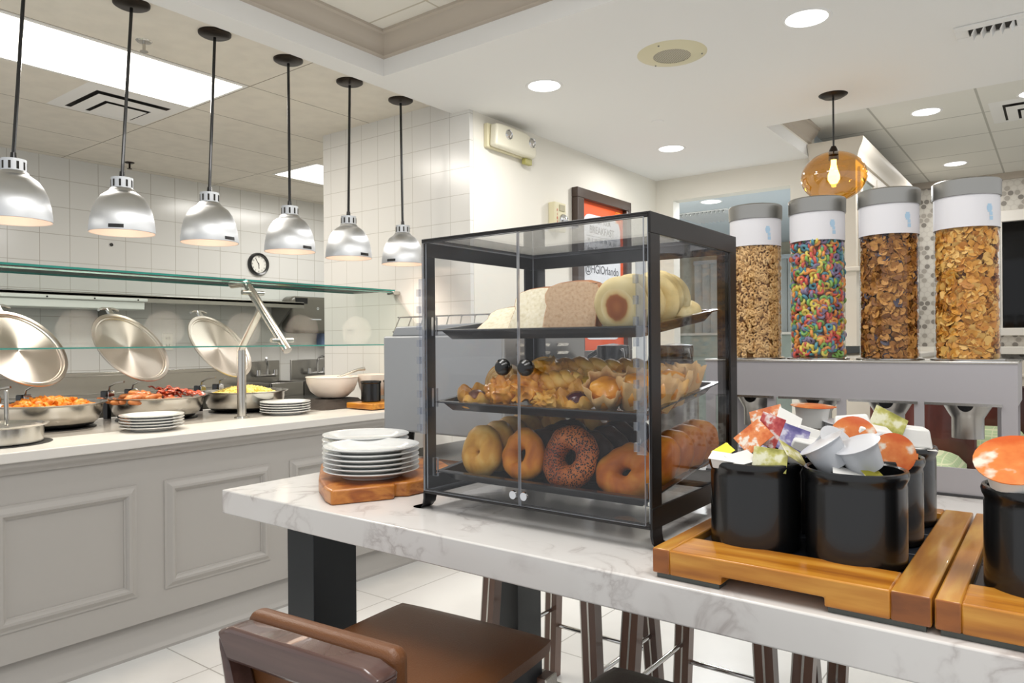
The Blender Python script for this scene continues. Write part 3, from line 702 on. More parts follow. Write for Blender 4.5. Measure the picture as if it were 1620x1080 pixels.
def chunks(name, c, R, hgt, n, sz, mat, label, cat, seed, el=(1, 1, .7), amp=.3):
    rnd = random.Random(seed); b = B()
    lathe(b, [(0, hgt*.8), (R*.5, hgt*.7), (R*.85, hgt*.3), (R, 0), (0, 0)], 24, c)
    for i in range(n):
        a = rnd.uniform(0, 2*PI); r = R*math.sqrt(rnd.random())*.95; h = hgt*(1-(r/R)**2)
        mt = Matrix.Translation((c[0]+r*math.cos(a), c[1]+r*math.sin(a), c[2]+h)) @ Euler((rnd.uniform(0, 6), rnd.uniform(-.6, .6), rnd.uniform(0, 6))).to_matrix().to_4x4() @ Matrix.Diagonal((el[0]*sz, el[1]*sz, el[2]*sz, 1))
        r_ = bmesh.ops.create_icosphere(b, subdivisions=1, radius=1, matrix=mt)
        for v in r_['verts']: v.co += Vector((rnd.uniform(-1, 1), rnd.uniform(-1, 1), rnd.uniform(-1, 1)))*sz*amp
    o = obj(name, b, mat, ang=60); return tag(o, label, cat, None, 'stuff')
chunks('roast_potatoes', (-3.68, 1.355, .988), .185, .045, 150, .019, SWEET, 'heap of orange roast sweet potato pieces in the leftmost chafing dish', 'food', 3)
chunks('scrambled_eggs', (-3.68, 2.35, .988), .185, .050, 400, .011, EGG, 'heap of pale yellow scrambled eggs in the right chafing dish', 'food', 4, (1, 1, .9))
# sausages (single ones) and bacon strips (single ones) in the middle dish
sb = lathe(B(), [(0, -.042), (.006, -.041), (.0115, -.034), (.013, -.015), (.0132, .012), (.012, .032), (.006, .041), (0, .042)], 12)
rnd = random.Random(5); first = None; n_s = 0
for lay, (cnt, rr, hz) in enumerate(((16, .155, .012), (12, .10, .030), (6, .05, .044))):
    for k in range(cnt):
        u, v = rnd.uniform(-1, .9), rnd.uniform(-1, 1)
        x, y = -3.68+v*rr, 1.815+u*rr*.75-.055
        rot = Euler((PI/2+rnd.uniform(-.2, .2), rnd.uniform(-.3, .3), rnd.uniform(0, PI)))
        if first is None:
            first = obj('sausage_link', sb, SAUS); o = first
        else: o = first.copy(); S.collection.objects.link(o)
        o.location = (x, y, .990+hz+rnd.uniform(-.004, .004)); o.rotation_euler = rot; n_s += 1
        tag(o, 'browned breakfast sausage link among the pile in the middle chafing dish', 'sausage', 'sausage links in the middle chafing dish')
first = None
for k in range(16):
    y = 1.928+rnd.uniform(-.05, .075); x = -3.68+rnd.uniform(-.11, .10); z = .996+.026*rnd.random()+k*.0022
    if first is None:
        b = B(); rows = []
        for i in range(13):
            u = (i/12-.5)*.12; zz = .006*math.sin(i*1.5)
            rows.append([b.verts.new((-.015, u, zz)), b.verts.new((.015, u+.002, zz+.003*math.sin(i)))])
        for p, q in zip(rows, rows[1:]): b.faces.new((p[0], p[1], q[1], q[0]))
        first = obj('bacon_strip', b, BACON); sm = first.modifiers.new('s', 'SOLIDIFY'); sm.thickness = .003; o = first
    else: o = first.copy(); S.collection.objects.link(o)
    o.location = (x, y, z); o.rotation_euler = (rnd.uniform(-.3, .3), rnd.uniform(-.4, .4), rnd.uniform(-1.2, .9))
    tag(o, 'red brown strip of bacon piled at the right of the middle chafing dish', 'bacon', 'bacon strips in the middle chafing dish')

# low steel pan with ladle at the left edge
t = thing('round_steel_pan', 'low round steel pan with a lid at the front left of the buffet', 'pan', (-3.29, 1.03, .90))
obj('pan_body', lathe(B(), [(0, 0), (.148, 0), (.154, .006), (.157, .065), (.172, .070), (.174, .074), (.157, .075), (.150, .066), (.0, .06)], 56), STEELP, t)
obj('heater_base', lathe(B(), [(0, 0), (.185, 0), (.185, .002), (0, .002)], 40), BLACK, t)
tag(obj('serving_ladle', box(B(), -.011, .011, -.006, .006, 0, .135, 0, Matrix.Translation((-3.20, 1.035, .975)) @ Matrix.Rotation(-.05, 4, 'Y')), STEELP, bev=.004),
    'steel utensil handle standing up out of the low round pan', 'utensil')

# plates
def plate_bm(R=.115, k=1):
    return lathe(B(), [(0, .004), (R*.50, .004), (R*.56, .003), (R*.60, 0), (R*.64, .0005), (R*.66, .004), (R*.80, .010), (R*.97, .0165), (R, .0185), (R*.995, .0205), (R*.96, .0205), (R*.80, .0155), (R*.66, .009), (R*.60, .0065), (0, .006)], 64)
PL = None
def stack(cx, cy, z0, n, R, labf, group, name='dinner_plate', dz=.0118):
    first = None
    for k in range(n):
        j = random.uniform(-.0018, .0018)
        if first is None: first = obj(name, plate_bm(R), CHINA); o = first
        else: o = first.copy(); S.collection.objects.link(o)
        o.location = (cx+j, cy-j*1.2, z0+k*dz); o.rotation_euler = (0, 0, k*1.1); tag(o, labf(k, n), 'plate', group)
def pos(k, n): return 'topmost' if k == n-1 else 'lowest' if k == 0 else ordn(k)+' from the bottom'
stack(-3.225, 1.60, .9006, 5, .132, lambda k, n: f'plate in front of the sausage pan, {pos(k, n)} of its stack', 'plates in front of the sausage pan', dz=.0125)
stack(-3.33, 2.37, .9006, 5, .132, lambda k, n: f'plate right of the steel post, {pos(k, n)} of its stack', 'plates right of the post', dz=.0125)

# right end of the buffet: bowls on a dark cloth, black crocks on a board
t = thing('serving_bowl', 'large white bowl with a spoon standing on a dark cloth on the buffet', 'bowl', (-3.46, 2.79, .955))
BOWL = M('white_melamine', 'EADDD2', .3)
obj('bowl_body', lathe(B(), [(0, 0), (.075, 0), (.10, .008), (.145, .045), (.168, .095), (.172, .128), (.176, .130), (.172, .134), (.165, .128), (.155, .09), (.13, .045), (.09, .018), (0, .012)], 56), BOWL, t).scale = (.88, .88, .95)
t = thing('serving_bowl', 'second white bowl partly hidden behind the grey toaster', 'bowl', (-3.36, 3.03, .955))
obj('bowl_body', lathe(B(), [(0, 0), (.06, 0), (.09, .012), (.115, .05), (.128, .10), (.132, .138), (.128, .14), (.12, .10), (.09, .03), (0, .02)], 48), BOWL, t).scale = (.77, .77, .95)
tag(obj('serving_spoon', tube(B(), [(-3.50, 2.86, 1.07), (-3.44, 2.97, 1.115), (-3.42, 3.01, 1.12)], [.006, .009, .012], 8), STEELP), 'steel spoon lying across the large white bowl', 'spoon')
b = B(); bmesh.ops.create_grid(b, x_segments=40, y_segments=26, size=1)
for v in b.verts:
    x, y = v.co.x, v.co.y; e = max(abs(x), abs(y))
    h = .052*(1-max(0, e-.62)/.38)*(.8+.3*noise.noise(Vector((x*3, y*3, 1)))) if e > .62 else .0505+.003*noise.noise(Vector((x*4, y*4, 0)))
    v.co = Vector((-3.47+x*.17, 2.79+y*.19, .9015+max(h, .001)))+Vector((noise.noise(v.co*5), noise.noise(v.co*5+Vector((9, 0, 0))), 0))*.012*(e > .6)
o = obj('cloth', b, M('dark_cloth', '39302A', .8)); tag(o, 'crumpled dark brown cloth under the large white bowl', 'cloth')
b = B(); box(b, -3.28, -3.06, 2.745, 3.08, .905, .938); t = tag(obj('serving_board', b, WOOD, bev=.005), 'small honey wooden board under black crocks at the end of the buffet', 'board')
for k, (x, y) in enumerate(((-3.20, 2.86), (-3.15, 2.99))):
    b = lathe(B(), [(0, 0), (.052, 0), (.056, .004), (.056, .105), (.060, .110), (.060, .120), (.054, .120), (.052, .10), (.050, .01), (0, .01)], 40, (x, y, .9385))
    tag(obj('black_crock', b, GLOSSBLK), ('glossy black crock on the small board beside the white bowl', 'black crock nearly hidden behind the grey toaster')[k], 'crock')

# ================================================================== MARBLE TABLE
TX0, TX1, TY0, TY1 = -1.655, 1.5, .992, 2.2
t = thing('marble_table', 'long counter height table with a thick white marble top and black steel legs', 'table', (0, 1.6, 0))
obj('tabletop', box(B(), TX0, TX1, TY0, TY1, .862, .92), MARBLE, t, w=True, bev=.003)
LEGM = M('leg_metal', '2C2F31', .4, .2)
for x0, x1, y0, y1 in ((-1.50, -1.40, 1.12, 1.20), (-1.60, -1.50, 2.05, 2.14), (.9, 1.0, 1.12, 1.2), (.9, 1.0, 2.05, 2.13)):
    obj('leg', box(B(), x0, x1, y0-.05, y1, 0, .862), LEGM, t, w=True, bev=.002)

# ------------------------------------------------------------------ stools
def stool(name, label, loc, rz, leather, group=None):
    t = thing(name, label, 'stool', loc, rz, group)
    b = B(); N = 16; g = []
    W, D = .208, .212
    bmesh.ops.create_grid(b, x_segments=N, y_segments=N, size=1)
    top = list(b.verts)
    for v in top:
        x, y = v.co.x, v.co.y
        r = max(abs(x), abs(y)); q = max(0, (r-.78)/.22)
        sx = x*W*(1-.03*abs(y)**6); sy = y*D*(1-.03*abs(x)**6)
        v.co = Vector((sx, sy, .68+.006*(1-x*x)*(1-y*y)-.016*q*q))
    ext = bmesh.ops.extrude_edge_only(b, edges=[e for e in b.edges if e.is_boundary])
    for v in [e for e in ext['geom'] if isinstance(e, bmesh.types.BMVert)]: v.co.z = .640; v.co.x *= .985; v.co.y *= .985
    bmesh.ops.contextual_create(b, geom=[e for e in b.edges if e.is_boundary])
    obj('seat_cushion', b, leather, t, ang=50)
    obj('seat_frame', box(B(), -.19, .19, -.19, .19, .585, .639), M('seat_frame_dark', '262B30', .35), t, bev=.004)
    for sx in (-1, 1):
        for sy in (-1, 1):
            b = B(); x = sx*.185; y = sy*.185; k = sx*.035; ky = sy*.02
            def bar(x0, x1, y0, y1, mi):
                v = [b.verts.new(p) for p in ((x+k+x0, y+ky+y0, 0), (x+k+x1, y+ky+y0, 0), (x+k+x1, y+ky+y1, 0), (x+k+x0, y+ky+y1, 0), (x+x0, y+y0, .60), (x+x1, y+y0, .60), (x+x1, y+y1, .60), (x+x0, y+y1, .60))]
                for q in ((0, 3, 2, 1), (4, 5, 6, 7), (0, 1, 5, 4), (1, 2, 6, 5), (2, 3, 7, 6), (3, 0, 4, 7)):
                    b.faces.new([v[i] for i in q]).material_index = mi
            bar(-.024, -.003, -.02, .02, 0); bar(-.003, .003, -.021, .021, 1); bar(.003, .024, -.02, .02, 0); bar(.024, .028, -.021, .021, 1)
            obj('leg', b, [STOOLW, STEELP], t)
    for s in (-1, 1):
        obj('footrest', tube(B(), [(-.205, s*.198, .20), (.205, s*.198, .20)], .008, 10), CHROME, t)
        obj('side_rail', tube(B(), [(s*.207, -.198, .26), (s*.207, .198, .26)], .008, 10), CHROME, t)
    # low back: wood frame behind, leather pad in front
    BX = .028; b = B(); y0, y1 = -.335, -.275
    prism(b, [(-.186, .790), (-.150, .803), (.150, .803), (.186, .790), (.160, .745), (-.160, .745)], y0+.01, y1, 1)
    prism(b, [(-.186, .790), (-.160, .745), (-.128, .655), (-.150, .600), (-.175, .600), (-.155, .66)], y0+.01, y1, 1)
    prism(b, [(.186, .790), (.160, .745), (.128, .655), (.150, .600), (.175, .600), (.155, .66)], y0+.01, y1, 1)
    bmesh.ops.translate(b, verts=b.verts, vec=(BX, 0, 0)); obj('back_frame', b, STOOLF, t, bev=.012, seg=2)
    obj('back_bracket', box(B(), -.14, .14, -.275, -.18, .59, .62), STOOLF, t, bev=.004)
    b = B(); prism(b, rrect(-.172+BX, .172+BX, .66, .812, .02), y1, y1+.040, 1); obj('back_pad', b, leather, t, bev=.016, seg=4)
    return t
stool('bar_stool', 'low backed brown leather stool in the foreground, seat under the marble table', (-1.025, 1.015, 0), math.radians(5), LEATHER)
stool('bar_stool', 'dark leather stool at the bottom of the photo, only its seat showing', (-.475, 1.0, 0), 0, LEATHD)
stool('bar_stool', 'brown slatted stool on the far side of the table, left of the two', (-1.345, 2.10, 0), PI, LEATHD)
stool('bar_stool', 'far stool with chrome foot rails, its legs showing under the table middle', (-.815, 2.10, 0), PI, LEATHD)
stool('bar_stool', 'far stool at the right, with only the tops of its striped legs visible', (-.33, 2.10, 0), PI, LEATHD)

# ------------------------------------------------------------------ olive board and plates
b = B(); prism(b, [(-1.288, 1.034), (-1.222, 1.160), (-1.238, 1.178), (-1.216, 1.200), (-1.214, 1.262), (-1.25, 1.40), (-1.36, 1.47), (-1.56, 1.47), (-1.635, 1.36), (-1.60, 1.25), (-1.43, 1.11), (-1.328, 1.048)], .9205, .954, 2)
tag(obj('olive_wood_board', b, OLIVE, bev=.005, seg=3), 'irregular olive wood board under the plates on the marble table', 'board')
stack(-1.352, 1.209, .9545, 6, .1165, lambda k, n: f'plate in the front stack on the olive board, {pos(k, n)}', 'plates in the front stack on the olive board', dz=.0112)
stack(-1.515, 1.335, .9545, 6, .1165, lambda k, n: f'plate in the rear stack on the olive board, {pos(k, n)}', 'plates in the rear stack on the olive board', dz=.0116)

# ------------------------------------------------------------------ conveyor toaster
t = thing('conveyor_toaster', 'grey conveyor toaster with a louvred steel side behind the plates', 'toaster', (-1.5, 1.83, .92))
obj('housing', box(B(), -1.752, -1.262, 1.62, 2.04, .998, 1.300), GRAYP, t, w=True, bev=.006)
obj('hood', prism(B(), [(-1.735, 1.300), (-1.715, 1.330), (-1.26, 1.338), (-1.255, 1.300)], 1.64, 2.03, 1), GRAYP, t, w=True, bev=.004)
sp_ = box(B(), -1.262, -1.25, 1.615, 2.045, .99, 1.300)
sd = obj('side_panel', sp_, STEEL, t, w=True, bev=.003)
b = B()
for r_ in range(6):
    for c_ in range(3):
        y = 1.67+c_*.105; z = 1.275-r_*.025
        prism(b, [(-1.25, z), (-1.243, z-.003), (-1.25, z-.010)], y, y+.06, 1)
obj('louvre', b, STEELP, sd, w=True)
obj('control_window', box(B(), -1.2505, -1.247, 1.70, 1.98, 1.115, 1.165), M('smoke_window', '4C4A44', .1), sd, w=True)
for x, y in ((-1.69, 1.67), (-1.31, 1.67), (-1.69, 1.99), (-1.31, 1.99)): obj('foot', cyl(B(), (x, y, .92), .016, .08, 14, r2=.022), BLK2, t, w=True)
obj('crumb_tray', box(B(), -1.58, -1.27, 1.53, 1.95, .925, .932), STEELP, t, w=True, bev=.002)
b = B(); box(b, -1.58, -1.27, 1.53, 1.534, .925, .945); box(b, -1.58, -1.576, 1.53, 1.95, .925, .955); box(b, -1.274, -1.27, 1.53, 1.95, .925, .955)
obj('tray_edge', b, STEELP, t, w=True)
b = B()
for k in range(8): x = -1.86+k*.058; tube(b, [(x, 1.80, 1.368), (x+.075, 1.70, 1.316)], .0024, 6)
tube(b, [(-1.87, 1.80, 1.368), (-1.45, 1.80, 1.368)], .003, 6); tube(b, [(-1.79, 1.70, 1.316), (-1.37, 1.70, 1.316)], .003, 6)
obj('wire_rack', b, CHROME, t, w=True)

# airpots behind the case
def airpot(x, y, label):
    t = thing('coffee_airpot', label, 'airpot', (x, y, .92))
    obj('body', lathe(B(), [(0, 0), (.062, 0), (.066, .01), (.066, .225), (.062, .235), (0, .235)], 40), STEEL, t)
    obj('shoulder', lathe(B(), [(.066, .225), (.066, .25), (.058, .28), (.050, .30), (.052, .33), (.050, .345), (0, .352)], 40), BLK2, t)
    obj('handle', tube(B(), [(-.062, 0, .255), (-.09, 0, .275), (-.085, 0, .31), (-.05, 0, .33)], .009, 10), BLK2, t)
    obj('spout', tube(B(), [(.03, -.02, .33), (.06, -.04, .33), (.065, -.045, .305)], .008, 10), BLK2, t)
airpot(-1.13, 2.02, 'steel coffee airpot with a black shoulder, left one behind the pastry case')
airpot(-.93, 2.05, 'steel coffee airpot behind the right side of the pastry case')

# ================================================================== PASTRY CASE
X0, X1, Y0, Y1, Z0, Z1 = -1.10, -.558, 1.13, 1.54, .955, 1.502
case = thing('pastry_case', 'clear acrylic bakery display case with a black frame on the marble table', 'display case', (-.83, 1.33, .92))
BW = .037
def ring(ax, v0, v1, a0, a1, b0, b1, wa, wb, bm=None):
    bm = bm or B()
    for u0, u1, w0, w1 in ((a0, a1, b1-wb, b1), (a0, a1, b0, b0+wb), (a0, a0+wa, b0+wb, b1-wb), (a1-wa, a1, b0+wb, b1-wb)):
        if ax == 0: box(bm, v0, v1, u0, u1, w0, w1)
        elif ax == 1: box(bm, u0, u1, v0, v1, w0, w1)
        else: box(bm, u0, u1, w0, w1, v0, v1)
    return bm
b = ring(0, X0, X0+.005, Y0, Y1, Z0, Z1, BW, BW)
ring(0, X1-.005, X1, Y0, Y1, Z0, Z1, BW, BW, b)
ring(1, Y1-.005, Y1, X0+.005, X1-.005, Z0, Z1, BW, BW, b)
ring(2, Z1-.004, Z1, X0+.005, X1-.005, Y0, Y1-.005, .012, .012, b)
ring(2, Z0, Z0+.005, X0+.005, X1-.005, Y0, Y1-.005, .02, .012, b)
box(b, X0+.005, X1-.005, Y0, Y0+.004, Z1-.010, Z1-.004); box(b, X0+.005, X1-.005, Y0, Y0+.004, Z0+.005, Z0+.010)
obj('frame', b, M('case_frame', '15110F', .36), case, w=True, bev=.001)
for x, s in ((X0, 1), (X1-.005, -1)):
    for y0 in (Y0, Y1-BW):
        e = x if s > 0 else x+.005      # outer face of the side plate
        pts = [(0, .957), (.005, .957), (.005, .945), (.002, .933), (-.006, .925), (-.016, .9225), (-.030, .9232), (-.030, .9205), (-.016, .9202), (-.009, .9215), (-.003, .929), (0, .943)]
        b = B(); prism(b, [(e+s*p_, z_) for p_, z_ in pts], y0, y0+BW, 1); obj('foot', b, BLACK, case, w=True)
AM = [ACRYL, ACEDGE]
def sheet(name, x0, x1, y0, y1, z0, z1, par=case, mats=AM):
    b = B(); box(b, x0, x1, y0, y1, z0, z1); d = (x1-x0, y1-y0, z1-z0); k = d.index(min(d))
    b.normal_update()
    for f in b.faces:
        f.material_index = 0 if abs(f.normal[k]) > .9 else 1
    return obj(name, b, mats, par, w=True)
sheet('side_panel', X0+.006, X0+.009, Y0+.006, Y1-.006, Z0+.006, Z1-.006)
sheet('side_panel', X1-.009, X1-.006, Y0+.006, Y1-.006, Z0+.006, Z1-.006)
sheet('top_panel', X0+.01, X1-.01, Y0+.006, Y1-.006, Z1-.008, Z1-.005)
sheet('bottom_panel', X0+.01, X1-.01, Y0+.006, Y1-.006, Z0+.006, Z0+.009)
sheet('back_panel', X0+.01, X1-.01, Y1-.010, Y1-.007, Z0+.01, Z1-.01)
for x0, x1, kx, lab in ((X0+.010, -.8372, -.857, 0), (-.8338, X1-.010, -.803, 1)):
    dr = sheet('door', x0, x1, Y0-.009, Y0-.004, Z0+.008, Z1-.010)
    kb = lathe(B(), [(0, .036), (.009, .034), (.0155, .026), (.0165, .018), (.013, .010), (.007, .006), (.007, 0), (0, 0)], 28, mat=Matrix.Translation((kx, Y0-.009, 1.231)) @ Matrix.Rotation(PI/2, 4, 'X'))
    k = obj('knob', kb, GLOSSBLK, dr, w=False); k.data.transform(Matrix.Translation(-Vector(case.location)))
    for nm, z in (('catch_disc', .983),):
        cb = lathe(B(), [(0, .004), (.008, .004), (.009, 0), (0, 0)], 18, mat=Matrix.Translation((-.8355+(.013 if lab else -.013), Y0-.009, z)) @ Matrix.Rotation(PI/2, 4, 'X'))
        k = obj(nm, cb, CHROME, dr); k.data.transform(Matrix.Translation(-Vector(case.location)))
    hxx = (X0+.004 if not lab else X1-.022); b = B(); box(b, hxx, hxx+.018, Y0-.014, Y0-.009, 1.085, 1.415)
    for q in range(9): box(b, hxx-.004, hxx+.004, Y0-.017, Y0-.010, 1.09+q*.036, 1.105+q*.036)
    k = obj('hinge', b, ACRYL2, dr); k.data.transform(Matrix.Translation(-Vector(case.location)))
TB = [1.306, 1.152, 1.002]; SL = .118; TA = math.atan(SL)
TRAYM = M('tray_black', '1A1B1E', .25, coat=.3)
tname = ['upper tray holding sliced bread and muffins', 'middle tray holding mixed pastries', 'lowest tray holding bagels']
for k in range(3):
    b = B(); W0, W1, D = X0+.018, X1-.018, .34; dp = .021
    T = Matrix.Translation((0, 1.152, TB[k])) @ Matrix.Rotation(TA, 4, 'X')
    def rr(x0, x1, y0, y1, z): return [b.verts.new(T @ Vector(p)) for p in ((x0, y0, z), (x1, y0, z), (x1, y1, z), (x0, y1, z))]
    loops = [rr(W0, W1, 0, D, -.003), rr(W0, W1, 0, D, 0), rr(W0+.012, W1-.012, .012, D-.012, 0), rr(W0+.026, W1-.026, .024, D-.024, -dp), rr(W0+.026, W1-.026, .024, D-.024, -dp-.002), rr(W0+.010, W1-.010, .010, D-.010, -.003)]
    for p, q in zip(loops, loops[1:]+loops[:1]):
        for i in range(4):
            j = (i+1) % 4
            if p is loops[3]: continue
            b.faces.new((p[i], p[j], q[j], q[i]))
    b.faces.new(loops[3]); b.faces.new(loops[4][::-1])
    o = obj('tray', b, TRAYM, case, w=True)
    for x in (X0+.009, X1-.022):
        sheet('tray_bracket', x, x+.013, 1.150, 1.156, TB[k]-.012, TB[k]+.028)
        sheet('tray_ledge', x, x+.013, 1.156, 1.48, TB[k]-.012, TB[k]-.009) if k == 3 else None
def onT(k, x, v, up=0):      # point above the floor of tray k, v metres up the slope from its front lip
    return Vector((x, 1.152, TB[k])) + Vector((0, math.cos(TA)*v, math.sin(TA)*v)) + Vector((0, -math.sin(TA), math.cos(TA)))*(-.0205+up)

# ------------------------------------------------------------------ bread on the upper tray
CRW = ramp('white_crumb', [(.3, 'CFC3A2'), (.45, 'DDD3B6'), (.7, 'E6DEC8')], 130, .8, 5, .25)
CRB = ramp('wheat_crumb', [(.3, 'AE8E6A'), (.45, 'BFA080'), (.7, 'C6AA8A')], 150, .8, 5, .3)
CRUST = ramp('crust', [(.3, '7A4212'), (.6, 'A5682A'), (.8, 'BF8845')], 12, .6, 4, .1)
def slice_bm(w=.122, h=.108, th=.012):
    o = [(-w*.45, 0), (w*.45, 0), (w*.475, .01), (w*.465, h*.45), (w*.45, h*.58), (w*.49, h*.66), (w*.50, h*.80), (w*.43, h*.93), (w*.25, h*.99), (0, h*1.0), (-w*.25, h*.98), (-w*.44, h*.91), (-w*.50, h*.77), (-w*.48, h*.64), (-w*.44, h*.55), (-w*.46, h*.4), (-w*.475, .01)]
    b = B(); prism(b, o, -th/2, th/2, 1, 1); b.faces.ensure_lookup_table()
    big = [f for f in b.faces if len(f.verts) > 4]
    bmesh.ops.inset_individual(b, faces=big, thickness=.0032)
    for f in big: f.material_index = 0
    return b
def place_series(name, bmf, mats, spots, label, cat, group, bev=0):
    first = None
    for i, (loc, rot) in enumerate(spots):
        if first is None: first = obj(name, bmf, mats, bev=bev, seg=2); o = first
        else: o = first.copy(); S.collection.objects.link(o)
        o.location = loc; o.rotation_euler = rot; tag(o, label(i), cat, group)
def sl(x, v, lean, rz, n, dv=.0135, dx=.0):
    return [(onT(0, x+dx*i, v+dv*i, .0008), (-lean, 0, rz)) for i in range(n)]
def nth(i): return 'front' if i == 0 else ordn(i)+' back'
place_series('wheat_bread_slice', slice_bm(.128), [CRB, CRUST], sl(-.772, .050, .22, .02, 6, dx=-.0062), lambda i: f'{nth(i)} slice of tan wheat bread beside the english muffins on the upper tray', 'bread slice', 'wheat slices on the upper tray', .002)
place_series('white_bread_slice', slice_bm(.122), [CRW, CRUST], sl(-.872, .056, .45, -.04, 5, .0150, dx=-.0075), lambda i: f'{nth(i)} slice of white bread left of the wheat slices', 'bread slice', 'white slices in the middle of the upper tray', .002)
place_series('white_bread_slice', slice_bm(.118), [CRW, CRUST], sl(-.965, .050, .98, -.02, 4, .021, dx=-.006), lambda i: f'{nth(i)} slice of the low leaning white bread at the left of the upper tray', 'bread slice', 'leaning white slices at the left of the upper tray', .002)
MUF = ramp('muffin_dough', [(.3, 'CDB477'), (.55, 'DFCD98'), (.8, 'E8DAB0')], 14, .7, 5, .1)
def toasted():
    m, t, p = nt('muffin_toasted'); L = t.links.new
    tc = t.nodes.new('ShaderNodeTexCoord'); sp = t.nodes.new('ShaderNodeVectorMath'); sp.operation = 'MULTIPLY'; sp.inputs[1].default_value = (1.05, .85, 0)
    ln = t.nodes.new('ShaderNodeVectorMath'); ln.operation = 'LENGTH'; L(tc.outputs['Object'], sp.inputs[0]); L(sp.outputs[0], ln.inputs[0])
    n = t.nodes.new('ShaderNodeTexNoise'); n.inputs['Scale'].default_value = 34; n.inputs['Detail'].default_value = 4; L(tc.outputs['Object'], n.inputs['Vector'])
    ml = t.nodes.new('ShaderNodeMath'); ml.operation = 'MULTIPLY_ADD'; ml.inputs[1].default_value = .014; L(n.outputs[0], ml.inputs[0]); L(ln.outputs['Value'], ml.inputs[2])
    r = t.nodes.new('ShaderNodeValToRGB'); e = r.color_ramp.elements
    e[0].position = .010; e[0].color = hx('A4602C'); e[1].position = .040; e[1].color = hx('E3D2A0')
    for q, c in ((.022, '8E4A1C'), (.029, 'A8662E'), (.0315, 'D9BC80')):
        k = e.new(q); k.color = hx(c)
    L(ml.outputs[0], r.inputs[0]); L(r.outputs[0], p.inputs['Base Color']); p.inputs['Roughness'].default_value = .7
    return m
MUFB = toasted()
def muffin_bm():
    b = lathe(B(), [(0, -.0185), (.036, -.0185), (.044, -.016), (.051, -.009), (.0545, 0), (.051, .009), (.043, .0145), (.034, .0165), (0, .0165)], 36, mis=[1, 1, 0, 0, 0, 0, 0, 1])
    for v in b.verts: v.co.z += .003*noise.noise(v.co*28); v.co.xy = v.co.xy*(1+.05*noise.noise(v.co*18))
    return b
sp = []
for i in range(8): sp.append((onT(0, -.648+.003*math.sin(i*2.1)-(.004*i if i > 3 else 0)+.005*(i % 2), .042+.040*i, .0550+.004*math.sin(i*1.7)), (PI/2+.20+.12*math.sin(i*1.3), .1*math.sin(i), .16*math.sin(i*2.2))))
place_series('english_muffin', muffin_bm(), [MUF, MUFB], sp[:7], lambda i: f'{nth(i)} english muffin in the row on the right of the upper tray', 'english muffin', 'english muffins standing in a row')
o = obj('english_muffin', muffin_bm(), [MUF, MUFB]); o.location = onT(0, -.66, .305, .022); o.rotation_euler = (.25, .1, 0); tag(o, 'english muffin lying flat behind the standing row', 'english muffin')

# ------------------------------------------------------------------ bagels on the lowest tray
def bagel_mat(nm, c): return ramp(nm, c, 16, .5, 5, .15, dist=.6, spec=.35)
BPL = bagel_mat('plain_bagel', [(.28, 'AA6C1E'), (.46, 'D09A42'), (.6, 'DDB262'), (.78, 'EBCF8C')])
BGO = bagel_mat('golden_bagel', [(.28, '8E4608'), (.46, 'BE7018'), (.6, 'D08C2C'), (.78, 'E2B258')])
BPU = bagel_mat('pumpernickel', [(.3, '22130C'), (.5, '3E261A'), (.72, '5A3A28')])
BRA = bagel_mat('raisin_bagel', [(.28, '8A400A'), (.46, 'B8661A'), (.6, 'C88430'), (.78, 'DAA350')])
def seeds():
    m, t, p = nt('seeded_crust'); L = t.links.new
    tc = t.nodes.new('ShaderNodeTexCoord'); n = t.nodes.new('ShaderNodeTexNoise'); n.inputs['Scale'].default_value = 22; n.inputs['Detail'].default_value = 5
    r = t.nodes.new('ShaderNodeValToRGB'); r.color_ramp.elements[0].color = hx('80340E'); r.color_ramp.elements[1].color = hx('B8682C'); r.color_ramp.elements[0].position = .35; r.color_ramp.elements[1].position = .68
    v = t.nodes.new('ShaderNodeTexVoronoi'); v.inputs['Scale'].default_value = 270
    r2 = t.nodes.new('ShaderNodeValToRGB'); r2.color_ramp.elements[0].position = .40; r2.color_ramp.elements[1].position = .47
    n3 = t.nodes.new('ShaderNodeTexNoise'); n3.inputs['Scale'].default_value = 60; r3 = t.nodes.new('ShaderNodeValToRGB'); r3.color_ramp.elements[0].position = .60; r3.color_ramp.elements[1].position = .70
    mx = t.nodes.new('ShaderNodeMath'); mx.operation = 'MAXIMUM'
    mi = t.nodes.new('ShaderNodeMix'); mi.data_type = 'RGBA'; mi.inputs[6].default_value = hx('1E1512')
    for q in (n, v, n3): L(tc.outputs['Object'], q.inputs['Vector'])
    L(n.outputs[0], r.inputs[0]); L(v.outputs['Distance'], r2.inputs[0]); L(n3.outputs[0], r3.inputs[0]); L(r2.outputs[0], mx.inputs[0]); L(r3.outputs[0], mx.inputs[1]); L(mx.outputs[0], mi.inputs[0]); L(r.outputs[0], mi.inputs[7]); L(mi.outputs[2], p.inputs['Base Color'])
    b = t.nodes.new('ShaderNodeBump'); b.inputs['Strength'].default_value = .6; b.inputs['Distance'].default_value = .001; b.invert = True; L(r2.outputs[0], b.inputs['Height']); L(b.outputs[0], p.inputs['Normal'])
    p.inputs['Roughness'].default_value = .5
    return m
BSE = seeds()
